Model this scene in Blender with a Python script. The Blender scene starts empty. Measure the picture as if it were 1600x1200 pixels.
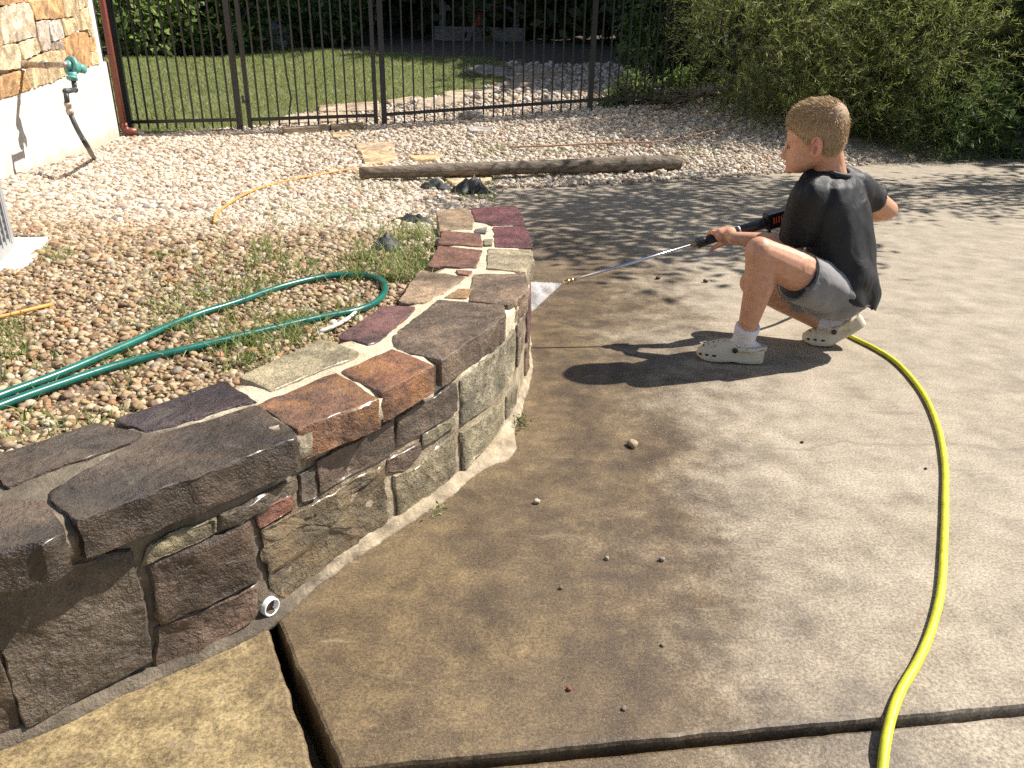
import bpy, bmesh, math, random
import numpy as np
from mathutils import Vector, Matrix, noise, Euler

random.seed(7)
RNG = np.random.default_rng(11)
scene = bpy.context.scene
COL = scene.collection

# ------------------------------------------------------------------ camera
F, CAMH = 1175.0, 0.90                       # focal length in photo pixels, camera height
_n = np.array([-58.0 / F, -2730.0 / F, -1.0]); _n /= np.linalg.norm(_n)
_up = -_n
_fw = np.array([0, 0, -1.0]); _yh = _fw - _up * (_fw @ _up); _yh /= np.linalg.norm(_yh)
_xh = np.cross(_yh, _up)
ROT = np.array([_xh, _yh, _up])
CAM = np.array([0, 0, CAMH])
cam_data = bpy.data.cameras.new('camera')
cam_data.sensor_width = 36.0
cam_data.lens = F / 1600.0 * 36.0
cam_data.clip_start = 0.02
cam_data.clip_end = 400.0
cam = bpy.data.objects.new('camera', cam_data)
COL.objects.link(cam)
cam.matrix_world = Matrix([list(ROT[i]) + [CAM[i]] for i in range(3)] + [[0, 0, 0, 1]])
scene.camera = cam

# ------------------------------------------------------------------ light
SUN = Vector((0.613, 0.237, 0.706)).normalized()
world = bpy.data.worlds.new('World'); scene.world = world; world.use_nodes = True
wn = world.node_tree
sky = wn.nodes.new('ShaderNodeTexSky'); sky.sky_type = 'NISHITA'; sky.sun_disc = False
sky.sun_elevation = math.asin(SUN.z); sky.sun_rotation = math.atan2(SUN.x, SUN.y)
bg = wn.nodes['Background']; bg.inputs['Strength'].default_value = 0.07
wn.links.new(sky.outputs[0], bg.inputs['Color'])
sun_data = bpy.data.lights.new('sun', 'SUN'); sun_data.energy = 5.0; sun_data.angle = math.radians(0.55)
sun_data.color = (1.0, 0.945, 0.86)
sun = bpy.data.objects.new('sun', sun_data); COL.objects.link(sun)
sun.rotation_euler = SUN.to_track_quat('Z', 'Y').to_euler()
vs = scene.view_settings
vs.view_transform = 'Standard'; vs.look = 'None'; vs.gamma = 1.0; vs.use_curve_mapping = False
vs.exposure = 0.88
cy = scene.cycles
cy.max_bounces = 7; cy.diffuse_bounces = 3; cy.glossy_bounces = 3; cy.transmission_bounces = 4; cy.transparent_max_bounces = 6; cy.volume_bounces = 3
cy.use_adaptive_sampling = True; cy.adaptive_threshold = 0.015; cy.use_denoising = False

# ------------------------------------------------------------------ photo geometry helpers
def ray(px, py):
    return ROT @ np.array([(px - 800) / F, -(py - 600) / F, -1.0])
def at(px, py, z=0.0):
    d = ray(px, py); return CAM + d * ((z - CAMH) / d[2])
def aty(px, py, Y):
    d = ray(px, py); return CAM + d * (Y / d[1])
def atd(px, py, dep):
    return CAM + ray(px, py) * dep
def V(p): return Vector((float(p[0]), float(p[1]), float(p[2])))

# ------------------------------------------------------------------ object helpers
def tag(o, label=None, cat=None, group=None, kind=None):
    if label: o['label'] = label
    if cat: o['category'] = cat
    if group: o['group'] = group
    if kind: o['kind'] = kind
    return o
def link(o, parent=None):
    COL.objects.link(o)
    if parent is not None: o.parent = parent
    return o
def empty(name, loc=(0, 0, 0)):
    o = bpy.data.objects.new(name, None); o.empty_display_size = 0.1
    o.location = loc; link(o)
    return o
def mesh_np(name, verts, faces, mat=None, parent=None, smooth=False, rel=True):
    """verts Nx3 (world), faces: list of lists or Mx3/Mx4 array"""
    verts = np.asarray(verts, dtype=np.float32).reshape(-1, 3)
    if parent is not None and rel:
        verts = verts - np.array(parent_loc(parent), dtype=np.float32)
    me = bpy.data.meshes.new(name)
    if isinstance(faces, np.ndarray):
        k = faces.shape[1]; m = len(faces)
        me.vertices.add(len(verts)); me.vertices.foreach_set('co', verts.ravel())
        me.loops.add(m * k); me.loops.foreach_set('vertex_index', faces.astype(np.int32).ravel())
        me.polygons.add(m)
        me.polygons.foreach_set('loop_start', np.arange(0, m * k, k, dtype=np.int32))
        me.polygons.foreach_set('loop_total', np.full(m, k, dtype=np.int32))
        me.update(calc_edges=True)
    else:
        me.from_pydata([tuple(map(float, v)) for v in verts], [], [tuple(f) for f in faces])
    me.validate()
    if smooth: me.polygons.foreach_set('use_smooth', np.ones(len(me.polygons), dtype=bool))
    if mat: me.materials.append(mat)
    o = bpy.data.objects.new(name, me); link(o, parent)
    return o
def parent_loc(p):
    loc = np.array(p.location)
    while p.parent is not None:
        p = p.parent; loc = loc + np.array(p.location)
    return loc
class MB:
    """collects pieces of ONE part"""
    def __init__(s): s.v = []; s.f = []
    def add(s, v, f):
        b = len(s.v); s.v += [tuple(map(float, p)) for p in v]; s.f += [tuple(b + i for i in q) for q in f]
        return s
    def box(s, c, half, ax=None):
        c = np.array(c, float); A = np.eye(3) if ax is None else np.array(ax, float)
        vs_ = [c + A[0] * half[0] * sx + A[1] * half[1] * sy + A[2] * half[2] * sz for sx in (-1, 1) for sy in (-1, 1) for sz in (-1, 1)]
        return s.add(vs_, [(0, 1, 3, 2), (4, 6, 7, 5), (0, 4, 5, 1), (2, 3, 7, 6), (0, 2, 6, 4), (1, 5, 7, 3)])
    def tube(s, pts, rad, n=12, caps=True):
        pts = [np.array(p, float) for p in pts]
        rad = [rad] * len(pts) if np.isscalar(rad) else rad
        rings = []; prev = None
        for i, p in enumerate(pts):
            t = pts[min(i + 1, len(pts) - 1)] - pts[max(i - 1, 0)]; t = t / (np.linalg.norm(t) + 1e-12)
            if prev is None:
                a = np.array([0, 0, 1.0]) if abs(t[2]) < 0.9 else np.array([1.0, 0, 0])
                u = np.cross(t, a)
            else:
                u = prev - t * (prev @ t)
            u /= np.linalg.norm(u); w = np.cross(t, u); prev = u
            rings.append([p + rad[i] * (math.cos(2 * math.pi * k / n) * u + math.sin(2 * math.pi * k / n) * w) for k in range(n)])
        v = [q for r in rings for q in r]; f = []
        for i in range(len(pts) - 1):
            for k in range(n):
                f.append((i * n + k, i * n + (k + 1) % n, (i + 1) * n + (k + 1) % n, (i + 1) * n + k))
        if caps:
            f.append(tuple(range(n))[::-1]); f.append(tuple((len(pts) - 1) * n + k for k in range(n)))
        return s.add(v, f)
    def ell(s, c, r, ax=None, n=16, m=10):
        c = np.array(c, float); A = np.eye(3) if ax is None else np.array(ax, float)
        r = (r, r, r) if np.isscalar(r) else r
        v = [c + A[2] * r[2]]; f = []
        for i in range(1, m):
            th = math.pi * i / m
            for k in range(n):
                ph = 2 * math.pi * k / n
                v.append(c + A[0] * r[0] * math.sin(th) * math.cos(ph) + A[1] * r[1] * math.sin(th) * math.sin(ph) + A[2] * r[2] * math.cos(th))
        v.append(c - A[2] * r[2]); last = len(v) - 1
        for k in range(n): f.append((0, 1 + k, 1 + (k + 1) % n))
        for i in range(m - 2):
            for k in range(n):
                a = 1 + i * n
                f.append((a + k, a + n + k, a + n + (k + 1) % n, a + (k + 1) % n))
        a = 1 + (m - 2) * n
        for k in range(n): f.append((a + k, last, a + (k + 1) % n))
        return s.add(v, f)
    def cap(s, a, b, ra, rb, n=16):
        """round-ended tapered limb"""
        a = np.array(a, float); b = np.array(b, float)
        s.tube([a, a + (b - a) * .5, b], [ra, (ra + rb) / 2, rb], n)
        s.ell(a, ra, n=n, m=10); s.ell(b, rb, n=n, m=10)
        return s
    def loft(s, rings, caps=True):
        n = len(rings[0]); v = [q for r in rings for q in r]; f = []
        for i in range(len(rings) - 1):
            for k in range(n):
                f.append((i * n + k, i * n + (k + 1) % n, (i + 1) * n + (k + 1) % n, (i + 1) * n + k))
        if caps:
            f.append(tuple(range(n))[::-1]); f.append(tuple((len(rings) - 1) * n + k for k in range(n)))
        return s.add(v, f)
    def build(s, name, mat, parent=None, smooth=False, rel=True):
        return mesh_np(name, s.v, s.f, mat, parent, smooth, rel)
def smooth_path(pts, step):
    """Catmull-Rom through pts, resampled"""
    P = [np.array(p, float) for p in pts]; P = [2 * P[0] - P[1]] + P + [2 * P[-1] - P[-2]]
    out = []
    for i in range(1, len(P) - 2):
        L = np.linalg.norm(P[i + 1] - P[i]); k = max(2, int(L / step))
        for j in range(k):
            t = j / k
            out.append(0.5 * ((2 * P[i]) + (-P[i - 1] + P[i + 1]) * t + (2 * P[i - 1] - 5 * P[i] + 4 * P[i + 1] - P[i + 2]) * t * t + (-P[i - 1] + 3 * P[i] - 3 * P[i + 1] + P[i + 2]) * t ** 3))
    out.append(P[-2])
    return out
def nz(x, y, z, sc=1.0, oct_=3):
    return noise.fractal(Vector((x * sc, y * sc, z * sc)), 1.0, 2.0, oct_)

# ------------------------------------------------------------------ material helpers
class G:
    def __init__(s, name):
        s.m = bpy.data.materials.new(name); s.m.use_nodes = True
        s.t = s.m.node_tree; s.b = s.t.nodes['Principled BSDF']; s.out = s.t.nodes['Material Output']
    def n(s, typ, **kw):
        nd = s.t.nodes.new(typ)
        for k, v in kw.items():
            if k.startswith('i_'):
                key = k[2:]; key = int(key) if key.isdigit() else key.replace('_', ' ')
                s.set(nd.inputs[key], v)
            else: setattr(nd, k, v)
        return nd
    def set(s, sock, v):
        if isinstance(v, bpy.types.NodeSocket): s.t.links.new(v, sock)
        elif isinstance(v, (tuple, list)) and len(v) == 3 and sock.type == 'RGBA': sock.default_value = (*v, 1)
        else: sock.default_value = v
    def coord(s, kind='Object', scale=None):
        c = s.n('ShaderNodeTexCoord').outputs[kind]
        if scale: c = s.n('ShaderNodeMapping', i_Vector=c, i_Scale=scale).outputs[0]
        return c
    def pos(s): return s.n('ShaderNodeNewGeometry').outputs['Position']
    def noise(s, vec, scale, detail=4.0, rough=0.55, out='Fac', dist=0.0):
        return s.n('ShaderNodeTexNoise', i_Vector=vec, i_Scale=scale, i_Detail=detail, i_Roughness=rough, i_Distortion=dist).outputs[out]
    def ramp(s, fac, stops, interp='LINEAR'):
        r = s.n('ShaderNodeValToRGB', i_Fac=fac); cr = r.color_ramp; cr.interpolation = interp
        while len(cr.elements) < len(stops): cr.elements.new(0.5)
        for e, (p, c) in zip(cr.elements, stops):
            e.position = p; e.color = (*c, 1) if isinstance(c, (tuple, list)) else (c, c, c, 1)
        return r.outputs['Color']
    def mix(s, fac, a, b, mode='MIX'):
        m = s.n('ShaderNodeMix', data_type='RGBA', blend_type=mode)
        s.set(m.inputs[0], fac); s.set(m.inputs[6], a); s.set(m.inputs[7], b)
        return m.outputs[2]
    def math(s, op, a, b=0.0, c=None, clamp=False):
        m = s.n('ShaderNodeMath', operation=op, use_clamp=clamp); s.set(m.inputs[0], a); s.set(m.inputs[1], b)
        if c is not None: s.set(m.inputs[2], c)
        return m.outputs[0]
    def mapr(s, v, a, b, c=0.0, d=1.0, smooth=True):
        m = s.n('ShaderNodeMapRange', interpolation_type='SMOOTHSTEP' if smooth else 'LINEAR')
        for k, x in zip(('Value', 'From Min', 'From Max', 'To Min', 'To Max'), (v, a, b, c, d)): s.set(m.inputs[k], x)
        return m.outputs[0]
    def bump(s, h, strength, dist=0.01, prev=None):
        b = s.n('ShaderNodeBump', i_Height=h, i_Strength=strength, i_Distance=dist)
        if prev is not None: s.t.links.new(prev, b.inputs['Normal'])
        return b.outputs[0]
    def fin(s, color=None, rough=None, normal=None, **kw):
        if color is not None: s.set(s.b.inputs['Base Color'], color)
        if rough is not None: s.set(s.b.inputs['Roughness'], rough)
        if normal is not None: s.set(s.b.inputs['Normal'], normal)
        for k, v in kw.items(): s.set(s.b.inputs[k.replace('_', ' ')], v)
        return s.m

def simple(name, col, rough=0.5, var=0.12, scale=30.0, bump=0.0, metal=0.0, **kw):
    g = G(name); c = g.coord()
    f = g.noise(c, scale, 5)
    lo = tuple(x * (1 - var) for x in col); hi = tuple(min(1, x * (1 + var)) for x in col)
    colr = g.ramp(f, [(0.3, lo), (0.7, hi)])
    n = g.bump(g.noise(c, scale * 4, 4), bump, 0.003) if bump else None
    return g.fin(colr, rough, n, Metallic=metal, **kw)

M = {}
# --- concrete of the drive: dry pale on the right, stained brown and wet towards the wall
g = G('drive_concrete'); p = g.pos()
sx = g.n('ShaderNodeSeparateXYZ', i_Vector=p).outputs
big = g.noise(p, 2.2, 4, 0.6); mid = g.noise(p, 8.0, 5, 0.7); fine = g.noise(p, 170.0, 4, 0.85); grain = g.noise(p, 480.0, 3, 0.8)
edge = g.math('ADD', sx[0], g.math('MULTIPLY', g.math('SUBTRACT', sx[1], 1.6), -0.06))
edge = g.math('ADD', edge, g.math('MULTIPLY', g.math('SUBTRACT', big, 0.5), 0.9))
edge = g.math('ADD', edge, g.math('MULTIPLY', g.math('SUBTRACT', mid, 0.5), 0.7))
edge = g.math('ADD', edge, g.math('MULTIPLY', g.math('SUBTRACT', fine, 0.5), 0.5))
stain = g.mapr(edge, 0.88, 0.22)
stain = g.math('MULTIPLY', stain, g.mapr(sx[1], 6.0, 2.9))
dry = g.ramp(mid, [(0.3, (0.19, 0.155, 0.113)), (0.52, (0.295, 0.247, 0.183)), (0.75, (0.395, 0.337, 0.255))])
wetc = g.ramp(mid, [(0.28, (0.040, 0.026, 0.015)), (0.44, (0.075, 0.050, 0.028)), (0.56, (0.120, 0.082, 0.044)), (0.70, (0.21, 0.145, 0.072))])
ochre = g.math('ADD', g.mapr(g.noise(p, 4.5, 7, 0.75, dist=0.8), 0.46, 0.66), g.math('MULTIPLY', g.mapr(g.math('ADD', sx[1], g.math('MULTIPLY', sx[0], 1.6)), 1.5, 0.5), 0.45), clamp=True)
wetc = g.mix(g.math('MULTIPLY', ochre, 0.6), wetc, g.ramp(g.noise(p, 26, 5, .8), [(.35, (0.07, 0.048, 0.024)), (.65, (0.25, 0.175, 0.082))]))
pale = g.mapr(g.math('ADD', g.math('SUBTRACT', g.math('MULTIPLY', sx[0], 1.55), g.math('MULTIPLY', sx[1], -1.0)), g.math('MULTIPLY', g.math('SUBTRACT', mid, .5), .5)), 0.42, 0.22)
wetc = g.mix(g.math('MULTIPLY', pale, 0.75), wetc, g.ramp(g.noise(p, 20, 6, .8), [(.36, (0.12, 0.085, 0.042)), (.56, (0.34, 0.255, 0.125)), (.7, (0.46, 0.37, 0.20))]))
col = g.mix(stain, dry, wetc)
dark = g.mapr(fine, 0.32, 0.66, 0.50, 1.40)
col = g.mix(1.0, col, g.n('ShaderNodeCombineColor', i_Red=dark, i_Green=dark, i_Blue=dark).outputs[0], 'MULTIPLY')
sp = g.mapr(grain, 0.56, 0.68, 0, 0.6)
col = g.mix(sp, col, (0.50, 0.41, 0.29))
sp2 = g.mapr(grain, 0.42, 0.33, 0, 0.75)
col = g.mix(sp2, col, (0.05, 0.04, 0.03))
# pale rinsed strokes and rim worn pale along the joints
streak = g.noise(g.n('ShaderNodeMapping', i_Vector=p, i_Scale=(1.0, 5.0, 1.0), i_Rotation=(0, 0, 0.35)).outputs[0], 5.0, 5, 0.7)
col = g.mix(g.mapr(streak, 0.60, 0.70, 0, 0.28), col, (0.40, 0.33, 0.235))
col = g.mix(g.mapr(streak, 0.42, 0.34, 0, 0.35), col, (0.11, 0.083, 0.055))
crk = g.math('ABSOLUTE', g.math('SUBTRACT', g.math('ADD', g.math('MULTIPLY', g.noise(p, 2.4, 5, .7), 0.22), g.math('SUBTRACT', sx[1], g.math('MULTIPLY', sx[0], 0.05))), 1.80))
col = g.mix(g.math('MULTIPLY', g.mapr(crk, 0.012, 0.0, 0, 0.35), g.mapr(sx[0], 0.3, 0.7)), col, (0.10, 0.08, 0.06))
rough = g.mapr(stain, 0, 1, 0.85, 0.50)
rough = g.math('ADD', rough, g.math('MULTIPLY', g.math('SUBTRACT', big, 0.5), 0.4))
nn = g.bump(grain, 0.10, 0.002)
M['concrete'] = g.fin(col, rough, nn)

# --- sandstone; base colour, rust tint and wetness come from each stone
g = G('sandstone'); c = g.coord(); oi = g.n('ShaderNodeObjectInfo')
def oattr(nm): return g.n('ShaderNodeAttribute', attribute_type='OBJECT', attribute_name=nm)
off = g.n('ShaderNodeVectorMath', operation='SCALE', i_0=g.n('ShaderNodeCombineXYZ', i_X=oi.outputs['Random'], i_Y=oi.outputs['Random'], i_Z=oi.outputs['Random']).outputs[0], i_Scale=37.0).outputs[0]
cc = g.n('ShaderNodeVectorMath', operation='ADD', i_0=c, i_1=off).outputs[0]
n1 = g.noise(cc, 9, 6, 0.62, dist=0.6); n2 = g.noise(cc, 60, 5, 0.65); n3 = g.noise(cc, 240, 3, 0.7)
lay = g.noise(g.n('ShaderNodeMapping', i_Vector=cc, i_Scale=(3, 3, 26)).outputs[0], 3, 5, 0.6)
n0 = g.noise(cc, 3.2, 5, 0.65, dist=1.2)
v = g.mapr(n1, 0.25, 0.75, 0.42, 1.65, False)
v = g.math('MULTIPLY', v, g.mapr(n0, 0.40, 0.56, 0.62, 1.12))
v = g.math('MULTIPLY', v, g.mapr(n2, 0.3, 0.7, 0.66, 1.32, False))
v = g.math('MULTIPLY', v, g.mapr(n3, 0.3, 0.7, 0.72, 1.28, False))
col = g.mix(1.0, oi.outputs['Color'], g.n('ShaderNodeCombineColor', i_Red=v, i_Green=v, i_Blue=v).outputs[0], 'MULTIPLY')
tfac = g.math('MULTIPLY', g.mapr(g.noise(cc, 14, 6, 0.7), 0.44, 0.60), oattr('tintamount').outputs['Fac'])
col = g.mix(tfac, col, oattr('tint').outputs['Color'])
lime = g.math('MULTIPLY', g.mapr(g.noise(cc, 26, 6, 0.8), 0.58, 0.74), oattr('lime').outputs['Fac'])
vein = g.mapr(g.math('ABSOLUTE', g.math('SUBTRACT', g.noise(cc, 5, 5, 0.6, dist=1.5), 0.5)), 0.006, 0.0, 0, 0.35)
col = g.mix(vein, col, (0.03, 0.022, 0.016))
col = g.mix(lime, col, (0.55, 0.50, 0.42))
wet = oattr('wet').outputs['Fac']
rough = g.mapr(wet, 0, 1, 0.85, 0.34, False)
rough = g.math('ADD', rough, g.math('MULTIPLY', g.math('SUBTRACT', n2, 0.5), 0.5))
g.set(g.b.inputs['Coat Weight'], g.math('MULTIPLY', wet, 0.55)); g.b.inputs['Coat Roughness'].default_value = 0.22
bs = g.math('ADD', 0.35, oattr('craggy').outputs['Fac'])
nn = g.bump(n1, bs, 0.02); nn = g.bump(n2, bs, 0.010, nn); nn = g.bump(n3, 0.5, 0.003, nn)
M['stone'] = g.fin(col, rough, nn)

g = G('mortar'); p = g.pos(); a = g.noise(p, 18, 6, 0.65); b = g.noise(p, 160, 4, 0.7)
sx = g.n('ShaderNodeSeparateXYZ', i_Vector=p).outputs
dirt = g.math('ADD', sx[2], g.math('MULTIPLY', g.math('SUBTRACT', a, 0.5), 0.22))
col = g.mix(g.mapr(dirt, 0.30, 0.20), g.ramp(a, [(0.3, (0.42, 0.34, 0.22)), (0.6, (0.60, 0.52, 0.38)), (0.8, (0.70, 0.63, 0.49))]),
            g.ramp(a, [(0.35, (0.20, 0.155, 0.10)), (0.6, (0.42, 0.34, 0.23)), (0.75, (0.58, 0.50, 0.37))]))
# the near end of the wall is still grimy
col = g.mix(g.math('MULTIPLY', g.mapr(g.math('ADD', sx[1], g.math('MULTIPLY', a, 0.5)), 1.52, 1.32), 0.93), col, g.ramp(a, [(0.4, (0.075, 0.058, 0.040)), (0.7, (0.19, 0.15, 0.105))]))
M['mortar'] = g.fin(col, g.mapr(b, 0.3, 0.7, 0.65, 0.95), g.bump(b, 0.7, 0.006, g.bump(a, 0.5, 0.02)))

# --- gravel
def pebble_mat(name):
    g = G(name); oi = g.n('ShaderNodeObjectInfo'); r = oi.outputs['Random']
    dry = g.ramp(r, [(0.0, (0.56, 0.47, 0.355)), (0.20, (0.66, 0.595, 0.495)), (0.36, (0.36, 0.27, 0.19)), (0.50, (0.60, 0.50, 0.38)), (0.62, (0.24, 0.155, 0.10)), (0.74, (0.66, 0.58, 0.47)), (0.84, (0.42, 0.27, 0.165)), (0.92, (0.22, 0.19, 0.165)), (1.0, (0.72, 0.66, 0.57))])
    wet = g.ramp(r, [(0.0, (0.33, 0.215, 0.105)), (0.2, (0.47, 0.37, 0.22)), (0.38, (0.20, 0.115, 0.052)), (0.5, (0.41, 0.285, 0.14)), (0.62, (0.15, 0.08, 0.045)), (0.74, (0.56, 0.45, 0.31)), (0.86, (0.36, 0.17, 0.07)), (0.94, (0.18, 0.145, 0.11)), (1.0, (0.62, 0.54, 0.42))])
    sx = g.n('ShaderNodeSeparateXYZ', i_Vector=oi.outputs['Location']).outputs
    w = g.math('ADD', sx[1], g.math('MULTIPLY', sx[0], 0.35))
    w = g.math('ADD', w, g.math('MULTIPLY', g.math('SUBTRACT', g.noise(oi.outputs['Location'], 1.6, 4), 0.5), 1.6))
    wf = g.mapr(w, 3.1, 2.1)
    c = g.coord(); n1 = g.noise(c, 3.0, 4)
    col = g.mix(wf, dry, wet)
    vv = g.mapr(n1, 0.3, 0.7, 0.78, 1.18)
    col = g.mix(1.0, col, g.n('ShaderNodeCombineColor', i_Red=vv, i_Green=vv, i_Blue=vv).outputs[0], 'MULTIPLY')
    return g.fin(col, g.mapr(wf, 0, 1, 0.75, 0.42), g.bump(g.noise(c, 9, 4), 0.3, 0.1))
M['pebble'] = pebble_mat('pebble')
g = G('soil'); p = g.pos(); a = g.noise(p, 30, 6, 0.7); b = g.noise(p, 4, 4)
sx = g.n('ShaderNodeSeparateXYZ', i_Vector=p).outputs
near = g.ramp(a, [(0.3, (0.09, 0.058, 0.034)), (0.7, (0.27, 0.19, 0.12))])
far = g.ramp(a, [(0.3, (0.24, 0.18, 0.13)), (0.7, (0.47, 0.39, 0.30))])
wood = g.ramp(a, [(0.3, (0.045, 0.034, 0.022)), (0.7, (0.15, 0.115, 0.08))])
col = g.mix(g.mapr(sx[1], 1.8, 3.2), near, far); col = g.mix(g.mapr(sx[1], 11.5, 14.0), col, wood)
M['soil'] = g.fin(col, 0.95, g.bump(a, 0.9, 0.03))

def leafy(name, stops, trans=0.35, rough=0.5, spec=0.3):
    g = G(name); r = g.n('ShaderNodeNewGeometry').outputs['Random Per Island']
    c = g.ramp(r, stops)
    g.fin(c, rough); g.b.inputs['Specular IOR Level'].default_value = spec
    tr = g.n('ShaderNodeBsdfTranslucent', i_Color=c)
    mx = g.n('ShaderNodeMixShader', i_0=trans, i_1=g.b.outputs[0], i_2=tr.outputs[0])
    g.t.links.new(mx.outputs[0], g.out.inputs['Surface'])
    return g.m
M['weed'] = leafy('weed_blade', [(0, (0.12, 0.165, 0.045)), (0.5, (0.20, 0.26, 0.07)), (0.8, (0.32, 0.34, 0.13)), (1, (0.46, 0.41, 0.24))])
M['grass'] = leafy('lawn_blade', [(0, (0.17, 0.205, 0.055)), (0.5, (0.28, 0.32, 0.10)), (0.85, (0.36, 0.39, 0.13)), (1, (0.5, 0.46, 0.23))])
M['feather'] = leafy('feathery_leaf', [(0, (0.11, 0.145, 0.036)), (0.5, (0.21, 0.25, 0.066)), (0.9, (0.32, 0.34, 0.11)), (1, (0.30, 0.28, 0.13))], 0.5)
M['feather2'] = leafy('feathery_leaf_green', [(0, (0.042, 0.08, 0.02)), (0.5, (0.08, 0.13, 0.034)), (0.9, (0.13, 0.19, 0.05)), (1, (0.2, 0.24, 0.08))], 0.45)
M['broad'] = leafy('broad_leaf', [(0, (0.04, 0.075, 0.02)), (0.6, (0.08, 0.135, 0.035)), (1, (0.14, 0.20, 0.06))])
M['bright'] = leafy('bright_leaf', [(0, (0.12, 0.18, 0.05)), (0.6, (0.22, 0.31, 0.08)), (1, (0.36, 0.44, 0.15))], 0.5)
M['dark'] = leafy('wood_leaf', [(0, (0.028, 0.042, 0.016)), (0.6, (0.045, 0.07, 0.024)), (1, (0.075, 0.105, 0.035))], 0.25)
g = G('lawn_soil'); p = g.pos(); a = g.noise(p, 14, 6, 0.7)
M['lawn_soil'] = g.fin(g.ramp(a, [(0.3, (0.075, 0.095, 0.03)), (0.7, (0.17, 0.18, 0.07))]), 0.95, g.bump(a, 0.8, 0.03))
def barky(name, c1, c2, sc=(30, 30, 5)):
    g = G(name); c = g.coord(scale=sc); a = g.noise(c, 1.0, 6, 0.65)
    return g.fin(g.ramp(a, [(0.35, c1), (0.65, c2)]), 0.9, g.bump(a, 0.8, 0.02))
M['bark'] = barky('bark', (0.045, 0.035, 0.026), (0.15, 0.12, 0.095))
M['timber'] = barky('weathered_timber', (0.075, 0.056, 0.039), (0.22, 0.175, 0.13), (3, 40, 40))
M['greywood'] = barky('grey_wood', (0.09, 0.085, 0.08), (0.2, 0.19, 0.18), (4, 40, 40))
M['plank'] = barky('plank_wood', (0.14, 0.10, 0.065), (0.36, 0.29, 0.20), (3, 30, 30))
M['iron'] = simple('black_iron', (0.012, 0.012, 0.013), 0.38, 0.3, 60, 0.1)
M['brown_metal'] = simple('brown_metal', (0.17, 0.045, 0.026), 0.42, 0.12, 20, 0.05)
M['stucco'] = None
g = G('foundation_render'); c = g.coord(); a = g.noise(c, 5, 6, 0.6); b = g.noise(c, 70, 4, 0.6)
sz = g.n('ShaderNodeSeparateXYZ', i_Vector=g.pos()).outputs[2]
col = g.ramp(a, [(0.3, (0.50, 0.46, 0.41)), (0.6, (0.62, 0.59, 0.54)), (0.8, (0.68, 0.65, 0.61))])
col = g.mix(g.math('MULTIPLY', g.mapr(g.math('ADD', sz, g.math('MULTIPLY', a, 0.14)), 0.30, 0.16), 0.7), col, (0.42, 0.33, 0.23))
M['stucco'] = g.fin(col, 0.9, g.bump(b, 0.35, 0.004, g.bump(a, 0.3, 0.02)))
M['teal'] = simple('teal_paint', (0.10, 0.31, 0.28), 0.45, 0.25, 40, 0.1)
M['galv'] = simple('rusty_galvanised', (0.40, 0.33, 0.27), 0.5, 0.55, 45, 0.3, 0.4)
M['blackpipe'] = simple('dark_pipe', (0.045, 0.052, 0.05), 0.5, 0.3, 40, 0.15)
M['rubber_black'] = simple('black_rubber', (0.03, 0.033, 0.034), 0.45, 0.2, 40, 0.1)
M['plastic'] = simple('black_plastic', (0.014, 0.014, 0.016), 0.36, 0.2, 60, 0.08)
M['orange_mark'] = simple('orange_mark', (0.62, 0.13, 0.05), 0.45, 0.15, 30)
M['white_mark'] = simple('white_mark', (0.72, 0.72, 0.70), 0.5, 0.05, 30)
M['brass'] = simple('brass', (0.55, 0.40, 0.19), 0.3, 0.2, 60, 0.1, 1.0)
M['steel'] = simple('steel', (0.62, 0.65, 0.72), 0.2, 0.06, 60, 0.0, 1.0)
M['yellow'] = simple('yellow_hose', (0.56, 0.55, 0.028), 0.5, 0.2, 26, 0.2)
M['orange'] = simple('orange_cord', (0.66, 0.29, 0.06), 0.5, 0.12, 14, 0.05)
M['rustcord'] = simple('faded_cord', (0.32, 0.17, 0.10), 0.6, 0.12, 14, 0.05)
M['white_plastic'] = simple('white_plastic', (0.76, 0.74, 0.70), 0.4, 0.08, 30, 0.1)
M['pvc'] = simple('white_pvc', (0.80, 0.79, 0.75), 0.35, 0.06, 30)
M['mud'] = simple('drain_mud', (0.22, 0.155, 0.09), 0.7, 0.3, 60, 0.3)
M['fabric'] = simple('weed_fabric', (0.018, 0.019, 0.02), 0.6, 0.4, 50, 0.6)
M['acgrey'] = simple('grey_enamel', (0.30, 0.30, 0.30), 0.45, 0.06, 20)
M['acdark'] = simple('dark_inside', (0.03, 0.03, 0.03), 0.7, 0.1, 20)
M['pad'] = simple('pale_concrete', (0.60, 0.58, 0.54), 0.9, 0.14, 14, 0.4)
M['rock'] = simple('grey_rock', (0.25, 0.225, 0.19), 0.9, 0.45, 14, 0.8)
M['clay'] = simple('terracotta', (0.36, 0.12, 0.05), 0.7, 0.2, 20, 0.2)
# garden hose, pale stripe
g = G('green_hose'); c = g.coord(); a = g.noise(c, 16, 5)
M['green'] = g.fin(g.ramp(a, [(0.3, (0.006, 0.085, 0.065)), (0.7, (0.012, 0.145, 0.108))]), 0.3, g.bump(g.noise(c, 90, 3), 0.1, 0.002))
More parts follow.
